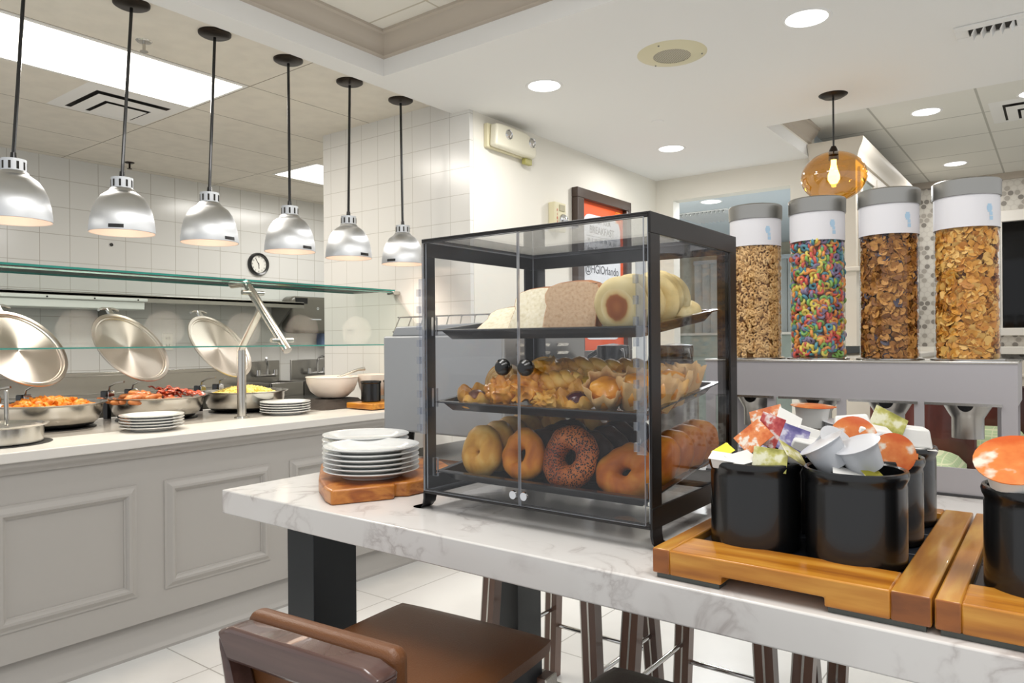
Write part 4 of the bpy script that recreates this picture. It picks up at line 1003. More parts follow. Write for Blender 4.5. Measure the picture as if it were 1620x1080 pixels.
def bagel_bm(R=.052, r=.021, hole=1, seed=1, sq=.9, sx=1, sy=1):
    b = B(); n, m_ = 40, 20; g = []
    for i in range(n):
        a = 2*PI*i/n; rr_ = r*(1+.10*noise.noise(Vector((math.cos(a)*1.5, math.sin(a)*1.5, seed*5)))); row = []
        for j in range(m_):
            q = 2*PI*j/m_; c = R-r*.98+hole*.0
            d = rr_*math.cos(q); dd = c+d*(1.0 if d > 0 else .80)
            row.append(b.verts.new((dd*math.cos(a)*sx, dd*math.sin(a)*sy, rr_*sq*math.sin(q))))
        g.append(row)
    for i in range(n):
        for j in range(m_): b.faces.new((g[i][j], g[(i+1) % n][j], g[(i+1) % n][(j+1) % m_], g[i][(j+1) % m_]))
    disp(b, .010, 14, seed); return disp(b, .0035, 45, seed+9)
def brow(x, v0, n, dv, dx=0, R=.05, lean=.22, up=0):
    return [(onT(2, x+dx*i+.003*math.sin(i*2.3), v0+dv*i, R*1.0+.0015+up), (PI/2-lean+.05*math.sin(i*1.9), 0, .12*math.sin(i*1.3+x*9))) for i in range(n)]
place_series('plain_bagel', bagel_bm(.052, .0245, seed=2), BPL, brow(-1.002, .062, 5, .048, .002, .052), lambda i: f'{nth(i)} pale plain bagel in the leftmost row of the lowest tray', 'bagel', 'plain bagels, left row')
place_series('golden_bagel', bagel_bm(.055, .0235, seed=3), BGO, brow(-.888, .060, 1, .05, R=.055), lambda i: 'golden brown bagel with an open hole at the front of the second row', 'bagel', None)
place_series('dark_rye_bagel', bagel_bm(.05, .022, seed=4), BPU, brow(-.878, .112, 4, .047, .003, .051), lambda i: f'{nth(i)} dark rye bagel in the row behind the golden one', 'bagel', 'dark rye bagels, second row')
place_series('seeded_bagel', bagel_bm(.062, .0245, seed=6, sx=1.03), BSE, brow(-.772, .060, 1, .05, R=.061), lambda i: 'reddish bagel covered in poppy seeds at the front of the third row', 'bagel', None)
place_series('chocolate_bagel', bagel_bm(.05, .022, seed=7), BPU, brow(-.752, .114, 4, .050, .004, .051), lambda i: f'{nth(i)} almost black bagel behind the seeded one', 'bagel', 'almost black bagels, third row')
o = obj('raisin_bagel', bagel_bm(.058, .027, seed=8, sx=1.1), BRA); o.location = onT(2, -.655, .072, .040); o.rotation_euler = (PI/2-.55, 0, .1); tag(o, 'orange brown raisin bagel leaning low at the right front of the lowest tray', 'bagel')
place_series('raisin_bagel', bagel_bm(.05, .0245, seed=9), BRA, [(onT(2, -.627+.004*i, .150+.052*i, .045), (PI/2-.35, 0, -.25+.1*i)) for i in range(4)], lambda i: f'{nth(i)} golden raisin bagel in the right row behind the leaning one', 'bagel', 'raisin bagels, right row')
place_series('wrapped_bagel', bagel_bm(.048, .022, seed=5), BPL, [(onT(2, -.97+.085*i, .245, .096+.004*i), (1.1, .2*i, .4*i)) for i in range(3)], lambda i: f'{("left", "middle", "right")[i]} bagel lying on top of the others at the back of the lowest tray', 'bagel', 'bagels on top at the back')

# ------------------------------------------------------------------ pastries on the middle tray
PGO = ramp('pastry_gold', [(.3, 'B8741A'), (.5, 'DCA038'), (.72, 'EEC66A')], 26, .4, 5, .3, coat=.2, bdist=.004)
POR = ramp('pastry_orange', [(.3, 'B0640C'), (.5, 'DD9222'), (.72, 'EEB44A')], 30, .38, 5, .4, coat=.3, bdist=.004)
PPA = ramp('pastry_pale', [(.3, 'C99646'), (.5, 'E8C888'), (.72, 'F2DFB2')], 20, .5, 5, .2)
CINN = ramp('cinnamon_filling', [(.3, '4E2414'), (.6, '7C4428')], 30, .4)
JAM = M('berry_jam', '4A1222', .12, coat=.8, bump=.5, bs=90)
PAPERB = ramp('baking_paper', [(.3, 'B98A4C'), (.5, 'D7B078'), (.72, 'E8CDA0')], 9, .6, 5, .2)
def onP(x, v, up): return onT(1, x, v, up)
def pastry(name, label, loc, rot=(0, 0, 0), cat='pastry', group=None):
    t = thing(name, label, cat, loc, 0, group); t.rotation_euler = rot; return t
def swirl(label, loc, rot, R=.038, th=.032):
    t = pastry('cinnamon_roll', label, loc, rot)
    pts = []
    b = B(); n = 70; turns = 3.2; w = R/(turns+.3)*.52; rows = []
    for i in range(n):
        a = i/(n-1)*turns*2*PI; r = .004+(R-w*.5)*i/(n-1)
        row = []
        for u, v in ((-w, -th/2), (w, -th/2), (w*1.0, th/2*.82), (w*.5, th/2), (-w*.5, th/2), (-w*1.0, th/2*.82)):
            row.append(b.verts.new(((r+u)*math.cos(a), (r+u)*math.sin(a), v+.006*(1-i/n))))
        rows.append(row)
    for p, q in zip(rows, rows[1:]):
        for i in range(6): b.faces.new((p[i], p[(i+1) % 6], q[(i+1) % 6], q[i]))
    b.faces.new(rows[0]); b.faces.new(rows[-1][::-1])
    obj('dough_spiral', b, PPA, t)
    obj('filling', lathe(B(), [(0, -th/2+.001), (R*.93, -th/2+.001), (R*.93, th/2*.45), (0, th/2*.62)], 40), CINN, t)
    obj('outer_crust', lathe(B(), [(R*.9, -th/2-.001), (R*1.05, -th/2), (R*1.09, 0), (R*1.04, th/2*.8), (R*.95, th/2*.6)], 40), PGO, t)
    return t
def lump(name, label, loc, rot, dims, mat, amp, sc, seed, cat='pastry', group=None):
    b = B(); bmesh.ops.create_icosphere(b, subdivisions=4, radius=1)
    for v in b.verts:
        n = v.co.copy(); k = abs(noise.noise(n*sc+Vector((seed, 0, 0))))*1.5-.3
        v.co = Vector((n.x*dims[0], n.y*dims[1], max(n.z, -.55)*dims[2]))+n*amp*k
    o = obj(name, b, mat, ang=70); o.location = loc; o.rotation_euler = rot; return tag(o, label, cat, group)
def twist(label, loc, rot, L=.10, R=.011, seed=0, mat=None):
    b = B(); 
    for ph in (0, PI*2/3, PI*4/3):
        tube(b, [((u-.5)*L, R*.75*math.cos(ph+u*9), R*.6*math.sin(ph+u*9)) for u in [k/22 for k in range(23)]], [R*(.55+.5*math.sin(PI*min(1, max(0, k/22)))) for k in range(23)], 10)
    disp(b, .002, 60, seed)
    o = obj('twisted_pastry', b, mat or PGO, ang=70); o.location = loc; o.rotation_euler = rot; return tag(o, label, 'pastry')
def danish(label, loc, rot, R=.042, jam=None, mat=None, sq=1):
    t = pastry('danish_pastry', label, loc, rot)
    b = B(); n = 48; rows = []
    for r, z in ((0, .010), (.45, .010), (.60, .017), (.80, .022), (1.0, .012), (1.02, 0), (.9, -.004), (0, -.004)):
        rows.append([(r*R*(1+.10*sq*math.cos(4*2*PI*i/n)+.05*math.sin(9*2*PI*i/n)), 2*PI*i/n, z+(.006*math.sin(7*2*PI*i/n) if .5 < r < 1.01 and z > 0 else 0)) for i in range(n)])
    V = [[b.verts.new((r*math.cos(a), r*math.sin(a), z)) for r, a, z in row] for row in rows]
    for p, q in zip(V, V[1:]):
        for i in range(n): b.faces.new((p[i], p[(i+1) % n], q[(i+1) % n], q[i]))
    bmesh.ops.remove_doubles(b, verts=b.verts, dist=1e-5)
    obj('dough', b, mat or PGO, t)
    obj('filling', lathe(B(), [(0, .020), (R*.30, .018), (R*.5, .0125), (R*.52, .008)], 28), jam or JAM, t)
    return t
def wrapped(label, loc, rot, seed, top=None):
    t = pastry('paper_wrapped_muffin', label, loc, rot, 'muffin', 'muffins in brown paper on the middle tray')
    b = B(); n = 40; rows = []
    for k, (r, z) in enumerate(((.022, 0), (.028, .020), (.033, .036), (.037, .050), (.037, .066))):
        rows.append([b.verts.new(((r+(k*.0016)*math.sin(i*PI/n*2*7+seed)+(.007*noise.noise(Vector((i*.5, k, seed))) if k > 2 else 0))*math.cos(2*PI*i/n), (r+(k*.0016)*math.sin(i*PI/n*2*7+seed))*math.sin(2*PI*i/n), z+(.012*noise.noise(Vector((i*.7, k, seed+3))) if k == 4 else 0))) for i in range(n)])
    for p, q in zip(rows, rows[1:]):
        for i in range(n): b.faces.new((p[i], p[(i+1) % n], q[(i+1) % n], q[i]))
    b.faces.new(rows[0][::-1]); o = obj('paper_cup', b, PAPERB, t); sm = o.modifiers.new('s', 'SOLIDIFY'); sm.thickness = .0008
    b = lathe(B(), [(0, .066), (.015, .064), (.026, .058), (.033, .046), (.031, .03), (.02, .01), (0, .005)], 28); disp(b, .006, 40, seed)
    obj('muffin_top', b, top or POR, t); return t
danish('square danish folded around filling at the left end of the middle tray', onP(-1.018, .062, .016), (.35, .12, .2), .040, CINN, PGO, 2)
swirl('cinnamon roll standing on edge at the left of the middle tray', onP(-.985, .115, .044), (PI/2-.25, 0, -.05), .039)
swirl('second cinnamon roll behind the black door knobs', onP(-.915, .175, .055), (PI/2-.55, 0, .25), .037)
lump('ruffled_pastry', 'ruffled orange filo pastry at the front left, beside the standing cinnamon roll', onP(-.935, .062, .034), (.1, 0, .3), (.042, .034, .034), POR, .016, 3.1, 1)
lump('ruffled_pastry', 'ruffled orange filo pastry just left of the door seam', onP(-.875, .074, .040), (0, .1, 1.3), (.040, .038, .038), POR, .018, 3.3, 5)
lump('ruffled_pastry', 'ruffled golden filo pastry piled behind the door seam', onP(-.862, .130, .062), (0, -.1, 2.3), (.044, .040, .036), PGO, .018, 3.3, 9)
lump('ruffled_pastry', 'low nutty golden pastry in front, right of the door seam', onP(-.828, .058, .020), (0, .1, 2.9), (.036, .028, .022), PGO, .013, 4.2, 13)
twist('knotted pale twist pastry lying on the nutty pastry', onP(-.818, .090, .056), (.1, -.1, .25), .095, .015, 3)
twist('long braided twist pastry across the back of the middle tray', onP(-.80, .170, .072), (.05, .03, .1), .16, .015, 4)
twist('second braided twist pastry lying behind, toward the right', onP(-.72, .21, .066), (.05, .0, -.1), .15, .014, 6, PGO)
danish('yellow topped danish behind the cherry danish', onP(-.768, .110, .044), (.5, .1, .8), .038, M('lemon_filling', 'E6B822', .25, coat=.5), PGO, 1)
danish('danish with a dark cherry centre at the front of the middle tray', onP(-.760, .062, .022), (.55, 0, .2), .040, JAM, PGO, 1)
lump('golden_turnover', 'smooth golden turnover at the back right of the middle tray', onP(-.66, .175, .045), (.1, 0, .3), (.055, .03, .026), POR, .006, 2, 22)
lump('golden_turnover', 'crusty turnover peeking out at the back of the middle tray', onP(-.735, .135, .040), (.1, 0, -.2), (.045, .03, .028), PGO, .008, 3, 27)
for i, (x, v, rx, ry, rz) in enumerate(((-.700, .072, .75, .25, .2), (-.640, .070, .45, -.15, 1.2), (-.612, .105, .3, .2, 2.0), (-.612, .175, .2, -.1, .9), (-.615, .245, .15, .1, 3.0), (-.665, .105, .2, .1, .4))):
    wrapped(('blueberry muffin in torn brown paper right of the cherry danish', 'orange topped muffin in paper at the front right of the middle tray', 'paper wrapped muffin against the right side panel, second back', 'paper wrapped muffin against the right side panel, third back',
             'rearmost paper wrapped muffin against the right side panel', 'paper wrapped muffin behind the orange topped one')[i], onP(x, v, .004 if i > 1 else .014), (rx, ry, rz), i*3.3+1)

# ================================================================== CONDIMENT TRAYS AND CROCKS
def wtray(x0, x1, y0, y1, label):
    t = thing('wooden_tray', label, 'tray', ((x0+x1)/2, (y0+y1)/2, .92))
    z0, z1 = .9275, .965; fx, fy = .048, .088
    c = (x0+x1)/2
    b = B(); a = x0+.028; e = x1-.045
    prism(b, [(a, z0), (c-.078, z0), (c-.078, z0+.012), (c+.062, z0+.012), (c+.062, z0), (e, z0), (e, z1), (a, z1)], y0, y0+fy, 1); obj('front_rail', b, WOOD, t, w=True, bev=.0025)
    b = B(); prism(b, [(a, z0), (c-.078, z0), (c-.078, z0+.012), (c+.062, z0+.012), (c+.062, z0), (e, z0), (e, z1), (a, z1)], y1-.035, y1, 1); obj('back_rail', b, WOOD, t, w=True, bev=.0025)
    for p, q in ((x0, x0+.028), (x1-.045, x1)):
        b = B(); box(b, p, q, y0, y1, z0, z1)
        b.normal_update()
        for f in b.faces: f.material_index = 1 if abs(f.normal.y) > .9 else 0
        obj('side_rail', b, [WOODY, WOODD], t, w=True, bev=.0025)
    obj('base_board', box(B(), x0+.025, x1-.04, y0+fy-.01, y1-.03, z0+.004, .948), M('tray_base', '3A2A1C', .6), t, w=True)
    b = B()
    n = 3
    for k in range(n):
        yy0 = y0+fy+.003+k*(y1-.035-y0-fy-.006)/n; yy1 = yy0+(y1-.035-y0-fy-.006)/n-.004
        box(b, x0+.031, x1-.048, yy0, yy1, .948, .955)
    obj('slate_insert', b, SLATE, t, w=True, bev=.001)
    RF = M('rubber_foot', '4C504C', .5)
    for p, q in ((x0+.006, c-.082), (c+.066, x1-.006)):
        for yy in (y0+.004, y1-.03): obj('rubber_foot', box(B(), p, q, yy, yy+.026, .9205, z0), RF, t, w=True)
wtray(-.499, -.128, 1.008, 1.545, 'honey coloured wooden tray with a black inlay carrying five black crocks')
wtray(-.1245, .25, 1.008, 1.545, 'second wooden tray, cut by the right edge of the photo')
def crock_bm():
    return lathe(B(), [(0, 0), (.0655, 0), (.0685, .003), (.0685, .112), (.0675, .118), (.0705, .124), (.0715, .130), (.0700, .1345), (.0665, .1355), (.0640, .133), (.0635, .120), (.0625, .01), (0, .008)], 56)
first = None
CR = [(-.390, 1.154, 'black crock of butter and jam packs, front left of the tray'), (-.243, 1.154, 'black crock of silver creamer cups, front right of the tray'), (-.243, 1.302, 'black crock with an orange lidded cup, middle of the right row'),
      (-.243, 1.449, 'rear black crock of clear topped tubs in the right row'), (-.390, 1.302, 'black crock of purple jam packs, behind the butter crock'), (-.390, 1.449, 'rearmost black crock on the left, under the upright orange lidded cup'),
      (-.015, 1.135, 'black crock on the second tray at the right edge, topped by an orange lid')]
for x, y, lab in CR:
    if first is None: first = obj('black_crock', crock_bm(), GLOSSBLK); o = first
    else: o = first.copy(); S.collection.objects.link(o)
    o.location = (x, y, .9555); tag(o, lab, 'crock', 'tall black crocks on the wooden trays')
    t = obj('crock_filling', lathe(B(), [(0, .092), (.04, .09), (.058, .075), (.06, .05), (0, .05)], 24, (x, y, .9555)), M('packet_pile', 'C9C8C4', .5, var=.3, vs=60)); disp
    tag(t, 'loose portion packs filling the '+lab.split(',')[0].replace('black crock', 'crock'), 'portion packs', None, 'stuff')

# portion packs: each one its own thing
CUPG = M('cup_grey_plastic', 'B4B7BC', .35); CUPW = M('cup_white_plastic', 'E4E3DF', .35)
FOIL = M('foil_lid_white', 'D9DADE', .25, .3); FOILO = ramp('foil_lid_orange', [(.36, 'E0D6C6'), (.43, 'DB8240'), (.62, 'C8581E')], 30, .3, 4, 0)
JAMO = ramp('orange_jam_print', [(.40, 'E6DCCE'), (.47, 'DC8850'), (.66, 'C4602E')], 60, .35, 4)
JAMR = ramp('red_jam_print', [(.42, 'E4D8D4'), (.5, 'C45C58'), (.65, 'A03036')], 60, .35, 4)
JAMP = ramp('purple_jam_print', [(.40, 'CFCDDC'), (.5, '7A72A6'), (.65, '4D4684')], 45, .35, 4)
BUTT = ramp('butter_print', [(.40, 'DEDCC0'), (.5, 'BCB86A'), (.65, '8E8C40')], 45, .3, 4)
GOLDF = M('gold_foil', 'B9B23A', .25, .8)
def rpack(name, mats, L=.040, W=.030, Hh=.017, lip=.004, rnd_=0):
    """tub with sloping sides, lip and printed lid; origin at its centre"""
    t = thing(name, '', 'portion pack', (0, 0, 0))
    if rnd_:
        obj('tub', lathe(B(), [(0, -Hh/2), (L*.36, -Hh/2), (L*.39, -Hh/2+.001), (L*.46, Hh/2-.002), (L*.46+lip*.6, Hh/2-.001), (L*.46, Hh/2)], 28), mats[0], t)
        b = lathe(B(), [(0, Hh/2+.0012), (L*.46, Hh/2+.0008), (L*.46+lip, Hh/2), (L*.46+lip, Hh/2-.0008)], 28)
        prism(b, [(L*.40, -.006), (L*.40, .006), (L*.62, .004), (L*.62, -.004)], Hh/2-.0006, Hh/2+.0006, 2)
        obj('lid', b, mats[1], t)
    else:
        b = B(); lo = [(-L/2*.78, -W/2*.78), (L/2*.78, -W/2*.78), (L/2*.78, W/2*.78), (-L/2*.78, W/2*.78)]; hi = [(-L/2, -W/2), (L/2, -W/2), (L/2, W/2), (-L/2, W/2)]
        a = [b.verts.new((x, y, -Hh/2)) for x, y in lo]; c = [b.verts.new((x, y, Hh/2)) for x, y in hi]
        for i in range(4): b.faces.new((a[i], a[(i+1) % 4], c[(i+1) % 4], c[i]))
        b.faces.new(a[::-1]); b.faces.new(c); obj('tub', b, mats[0], t, bev=.0025, seg=2)
        obj('lid', box(B(), -L/2-lip, L/2+lip, -W/2-lip, W/2+lip, Hh/2, Hh/2+.0012), mats[1], t, bev=.0005)
    return t
packs = {'cg': rpack('creamer_cup', (CUPG, FOIL), .062, .03, .040, .005, 1), 'co': rpack('spread_tub', (CUPW, FOILO), .050, .03, .030, .006, 1), 'jo': rpack('jam_pack', (CUPW, JAMO)), 'jr': rpack('jam_pack', (CUPW, JAMR)),
         'jp': rpack('jam_pack', (CUPW, JAMP), .042, .032, .018), 'bt': rpack('butter_pack', (CUPW, BUTT), .042, .028, .013), 'bg': rpack('butter_pack', (CUPW, GOLDF), .036, .026, .012), 'ct': rpack('creamer_cup', (CUPW, CUPW), .046, .040, .022)}
used = set()
def put(kind, x, y, z, rx, ry, rz, label, s=1):
    src = packs[kind]
    if kind not in used:
        used.add(kind); o = src; o.location = (x, y, z); o.rotation_euler = (rx, ry, rz); o['label'] = label
    else: o = dup(src, (x, y, z), (rx, ry, rz), label)
    if s != 1: o.scale = (s, s, s)
ZT = 1.091
# front right crock: silver creamers
put('cg', -.276, 1.138, ZT+.018, -.1, -.55, .55, 'grey creamer cup with a peeled white lid, left one in the front right crock')
put('cg', -.232, 1.142, ZT+.019, .1, -.42, .55, 'grey creamer cup with a white lid, right one in the front right crock')
put('cg', -.286, 1.192, ZT+.020, .5, .75, .2, 'grey creamer cup tipped on its side behind the two creamers', .9)
put('ct', -.245, 1.115, ZT-.012, .2, .2, .3, 'small tub low between the two front creamer cups', .8)
put('bg', -.212, 1.120, ZT-.008, .5, .1, .9, 'small foil pack low at the right inside the front right crock', .7)
# front left crock: butters and jams
put('bg', -.432, 1.128, ZT+.008, .5, -.5, .8, 'gold foil butter pack standing at the left rim of the butter crock')
put('bt', -.356, 1.120, ZT+.004, 1.2, .1, .25, 'pale yellow butter pack facing out at the front rim')
put('bt', -.334, 1.146, ZT+.009, .7, .5, 1.1, 'green gold butter pack leaning behind the front butter pack')
put('jo', -.392, 1.160, ZT+.030, .9, -.7, .5, 'orange jam pack standing tilted in the butter crock', 1.05)
put('jr', -.372, 1.178, ZT+.042, .9, -1.2, .55, 'red jam pack standing upright above the butter crock', 1.05)
put('ct', -.424, 1.105, ZT-.002, .2, .1, .2, 'white tub lying at the left rim of the butter crock', .75)
put('ct', -.396, 1.112, ZT-.002, .3, -.2, .9, 'white tub lying among the butter packs', .75)
put('bg', -.376, 1.132, ZT+.006, 1.3, .3, 1.5, 'thin green gold pack on edge in the middle of the butter crock')
put('jp', -.408, 1.190, ZT+.006, .4, .3, .4, 'blue and white jam pack behind the butter packs', .9)
# second left crock: purple jams
put('jp', -.372, 1.262, ZT+.018, 1.1, .35, .4, 'purple jam pack facing out of the crock behind the butter crock', 1.2)
put('jp', -.345, 1.270, ZT+.012, PI+.3, .2, .3, 'upturned white jam tub beside the purple pack', 1.2)
put('jp', -.350, 1.296, ZT+.026, PI-.3, .3, .5, 'upturned jam tub resting on the one beside the purple pack', 1.15)
put('jr', -.408, 1.290, ZT+.024, .8, -.9, .2, 'white jam tub on edge left of the purple pack', 1.15)
put('ct', -.385, 1.305, ZT+.044, .5, .5, .4, 'white pointed tub at the top of the purple jam heap', 1.0)
put('jo', -.425, 1.332, ZT+.040, 1.0, -.3, .2, 'orange printed pack standing behind the jam heap', 1.2)
# rear left crock
put('co', -.378, 1.440, ZT+.043, .04, .04, .2, 'orange topped cup standing upright above the rear left crock', 1.35)
put('cg', -.330, 1.440, ZT+.016, .1, .1, .4, 'grey cup with a flat lid right of the upright orange topped cup', .95)
# right row, middle and rear crock
put('co', -.275, 1.292, ZT+.022, 1.25, .0, .25, 'round orange lid standing on edge behind the creamer cups', 1.25)
put('co', -.213, 1.262, ZT+.008, 1.35, .1, .3, 'orange lid cup at the right of the middle crock, facing out', 1.1)
put('ct', -.250, 1.310, ZT+.030, PI+.1, .2, .4, 'upturned clear tub above the middle crock', 1.4)
put('ct', -.292, 1.36, ZT+.040, PI-.2, -.1, .3, 'upturned white tub at the left above the middle crock', 1.4)
put('ct', -.226, 1.308, ZT+.018, PI+.2, .1, 1.0, 'upturned clear tub at the right of the middle crock', 1.2)
put('bt', -.245, 1.405, ZT+.040, 1.1, .5, .4, 'pale yellow and white pack standing in the rear right crock', 1.15)
put('ct', -.215, 1.440, ZT+.018, PI, .1, .3, 'clear tub on top of the rear right crock', 1.5)
# right edge crock
put('co', -.045, 1.10, ZT+.020, .55, -.25, .3, 'large orange printed lid on the crock at the right edge of the photo', 1.55)
put('bt', -.01, 1.17, ZT+.03, .3, .3, .3, 'pale green pack behind the orange lid at the right edge', 1.0)

# ================================================================== CEREAL DISPENSER
DX0, DX1, DY0, DY1 = -.785, -.076, 1.922, 2.14
t = thing('cereal_dispenser', 'steel cereal dispenser stand with four openings and spouts', 'cereal dispenser', (-.43, 2.03, .92))
DST = M('dispenser_steel', 'B4B1B4', .42, .45, bump=.05, bs=40)
b = B(); slots = [(-.757, -.617), (-.594, -.446), (-.424, -.276), (-.255, -.106)]
zt0, zs, zb = 1.222, 1.130, .985
box(b, DX0, DX1, DY0, DY0+.004, zs, zt0)
xs = [DX0]+[q for s_ in slots for q in s_]+[DX1]
for k in range(0, len(xs), 2): box(b, xs[k], xs[k+1], DY0, DY0+.004, zb, zs)
box(b, DX0, DX1, DY0, DY0+.004, .925, zb)
obj('front_panel', b, DST, t, w=True)
b = B(); box(b, DX0, DX0+.004, DY0+.004, DY1, 1.13, zt0); box(b, DX1-.004, DX1, DY0+.004, DY1, 1.13, zt0); box(b, DX0, DX1, DY1-.004, DY1, 1.13, zt0); box(b, DX0+.004, DX0+.05, DY1-.004, DY1, .925, 1.13); box(b, DX1-.05, DX1-.004, DY1-.004, DY1, .925, 1.13)
obj('side_panel', b, DST, t, w=True)
obj('top_plate', box(B(), DX0-.002, DX1+.002, DY0-.003, DY1+.002, zt0, 1.228), STEELP, t, w=True, bev=.002)
obj('base_plate', box(B(), DX0, DX1, DY0-.004, DY1, .9205, .926), M('base_dark', '3A3A3C', .4), t, w=True)
CXs = [-.671, -.509, -.340, -.176]
for cx in CXs:
    s_ = obj('spout', lathe(B(), [(.030, 1.046), (.033, 1.046), (.033, 1.093), (.040, 1.105), (.055, 1.132), (.053, 1.132), (.030, 1.095), (.030, 1.046)], 40, (cx, 2.0, 0)), STEEL, t, w=True)
    h = []
    for q in range(13): a = PI*q/12; h.append((cx+.017*math.cos(a), 1.131-.020*math.sin(a)))
    ob_ = obj('spout_opening', prism(B(), h, 1.946, 1.956, 1), BLK2, s_); ob_.data.transform(Matrix.Translation(-Vector(t.location)))
    sr = obj('slot_lip', box(B(), cx-.078, cx+.072, DY0-.006, DY0, 1.127, 1.133), STEELP, t, w=True)
ZC0, ZC1 = 1.2285, 1.628
TR = .0665
kinds = ['plain oat rings', 'multicoloured fruit rings', 'brown bran flakes with dark berries', 'golden corn flakes']
LBL = M('tube_label', 'DAD9DC', .45); BLUEP = M('blue_print', 'A9C6DC', .45)
for i, cx in enumerate(CXs):
    t = thing('cereal_tube', ('first cereal tube from the left, filled with plain oat rings', 'second cereal tube, filled with multicoloured fruit rings', 'third cereal tube, filled with brown bran flakes', 'rightmost tallest looking cereal tube, filled with golden corn flakes')[i], 'cereal tube', (cx, 2.0, ZC0), 0, 'clear cereal tubes with steel caps')
    Ht = ZC1-ZC0
    obj('tube', lathe(B(), [(TR, .004), (TR, Ht-.004)], 64), TUBEG, t)
    obj('foot_ring', lathe(B(), [(TR-.004, 0), (.076, 0), (.076, .003), (TR+.001, .006), (TR-.004, .006)], 48), STEELP, t)
    obj('cap', lathe(B(), [(TR+.001, Ht-.022), (TR+.0035, Ht-.022), (TR+.004, Ht+.014), (TR+.001, Ht+.017), (0, Ht+.017)], 64), CAPST, t)
    lb = obj('paper_label', lathe(B(), [(TR+.0008, Ht-.095), (TR+.0008, Ht-.0222)], 64), LBL, t)
    b = B(); mts = (.52, .35)
    for dx, dz, s in ((-.30, .045, .0048), (-.30, .036, .0048), (-.365, .0405, .0048), (-.235, .0405, .0048), (-.18, .028, .004), (-.16, .018, .0045)):
        a0 = PI*1.5+.95+dx*.45; z = Ht-.095+dz
        v = [b.verts.new(((TR+.0012)*math.cos(a0+u*s/TR), (TR+.0012)*math.sin(a0+u*s/TR), z+w_*s)) for u, w_ in ((-1, -1), (1, -1), (1, 1), (-1, 1))]
        b.faces.new(v)
    obj('label_print', b, BLUEP, t)
# contents: nobody could count them
rnd = random.Random(11)
def torus(bm, mt, R, r, n, m_, mi):
    g = []
    for a in range(n):
        A = 2*PI*a/n; g.append([bm.verts.new(mt @ Vector(((R+r*math.cos(2*PI*q/m_))*math.cos(A), (R+r*math.cos(2*PI*q/m_))*math.sin(A), r*math.sin(2*PI*q/m_)))) for q in range(m_)])
    for a in range(n):
        for q in range(m_): bm.faces.new((g[a][q], g[(a+1) % n][q], g[(a+1) % n][(q+1) % m_], g[a][(q+1) % m_])).material_index = mi
def ringfill(cx, D, mats, n, name, label, seg):
    b = B(); r0 = TR-.0025; top = ZC1-.093-ZC0
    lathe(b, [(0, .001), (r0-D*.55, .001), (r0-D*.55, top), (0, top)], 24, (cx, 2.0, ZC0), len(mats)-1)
    for i in range(n):
        lay = rnd.random(); rad = r0-D*(.22+.34*lay)
        a = rnd.uniform(0, 2*PI); z = ZC0+D*.4+rnd.random()*(top-D*.2)
        e = Euler((rnd.uniform(-.65, .65), rnd.uniform(-.65, .65), 0)) if rnd.random() < .72 else Euler((PI/2+rnd.uniform(-.4, .4), rnd.uniform(0, 3), 0))
        mt = Matrix.Translation((cx+rad*math.cos(a), 2.0+rad*math.sin(a), z)) @ Matrix.Rotation(a, 4, 'Z') @ Matrix.Rotation(PI/2, 4, 'Y') @ e.to_matrix().to_4x4()
        torus(b, mt, D*.32, D*.18, seg[0], seg[1], i % (len(mats)-1))
    tag(obj(name, b, mats, ang=80), label, 'cereal', None, 'stuff')
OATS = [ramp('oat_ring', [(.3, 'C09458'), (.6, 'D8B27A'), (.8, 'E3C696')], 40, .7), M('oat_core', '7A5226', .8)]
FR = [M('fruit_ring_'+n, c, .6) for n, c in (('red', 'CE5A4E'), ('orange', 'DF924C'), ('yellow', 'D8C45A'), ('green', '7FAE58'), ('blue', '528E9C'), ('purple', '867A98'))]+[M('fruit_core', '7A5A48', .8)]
ringfill(CXs[0], .0158, [OATS[0], OATS[1]], 2000, 'oat_rings', 'pale brown oat rings packed in the leftmost cereal tube', (10, 5))
ringfill(CXs[1], .0215, FR, 1120, 'fruit_rings', 'red orange yellow green blue and purple rings in the second cereal tube', (12, 6))
def flakefill(cx, D, mats, n, name, label, wts):
    b = B(); r0 = TR-.002; top = ZC1-.093-ZC0
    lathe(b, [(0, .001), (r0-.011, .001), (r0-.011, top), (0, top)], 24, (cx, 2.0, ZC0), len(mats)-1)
    for i in range(n):
        s = D*rnd.uniform(.6, 1.15)/2; rad = r0-.003-rnd.random()*.009
        a = rnd.uniform(0, 2*PI); z = ZC0+.006+rnd.random()*(top-.008)
        mt = Matrix.Translation((cx+rad*math.cos(a), 2.0+rad*math.sin(a), z)) @ Matrix.Rotation(a, 4, 'Z') @ Matrix.Rotation(PI/2, 4, 'Y') @ Euler((rnd.uniform(-.9, .9), rnd.uniform(-.35, .35), rnd.uniform(0, 6.28))).to_matrix().to_4x4()
        m_ = rnd.choices(range(len(mats)-1), wts)[0]
        cv = rnd.uniform(-.35, .35); k = 9; c = b.verts.new(mt @ Vector((0, 0, 0))); v = []
        for q in range(k):
            A = 2*PI*q/k; rr_ = s*rnd.uniform(.75, 1.1); p = Vector((rr_*math.cos(A), rr_*math.sin(A)*.85, cv*s*math.cos(A)**2+s*.25*math.sin(3*A)*rnd.random()))
            w_ = mt @ p; d = Vector((w_.x-cx, w_.y-2.0)); 
            if d.length > r0: d = d.normalized()*r0; w_ = Vector((cx+d.x, 2.0+d.y, w_.z))
            w_.z = max(ZC0+.002, w_.z); v.append(b.verts.new(w_))
        for q in range(k): b.faces.new((c, v[q], v[(q+1) % k])).material_index = m_
    tag(obj(name, b, mats, ang=50), label, 'cereal', None, 'stuff')
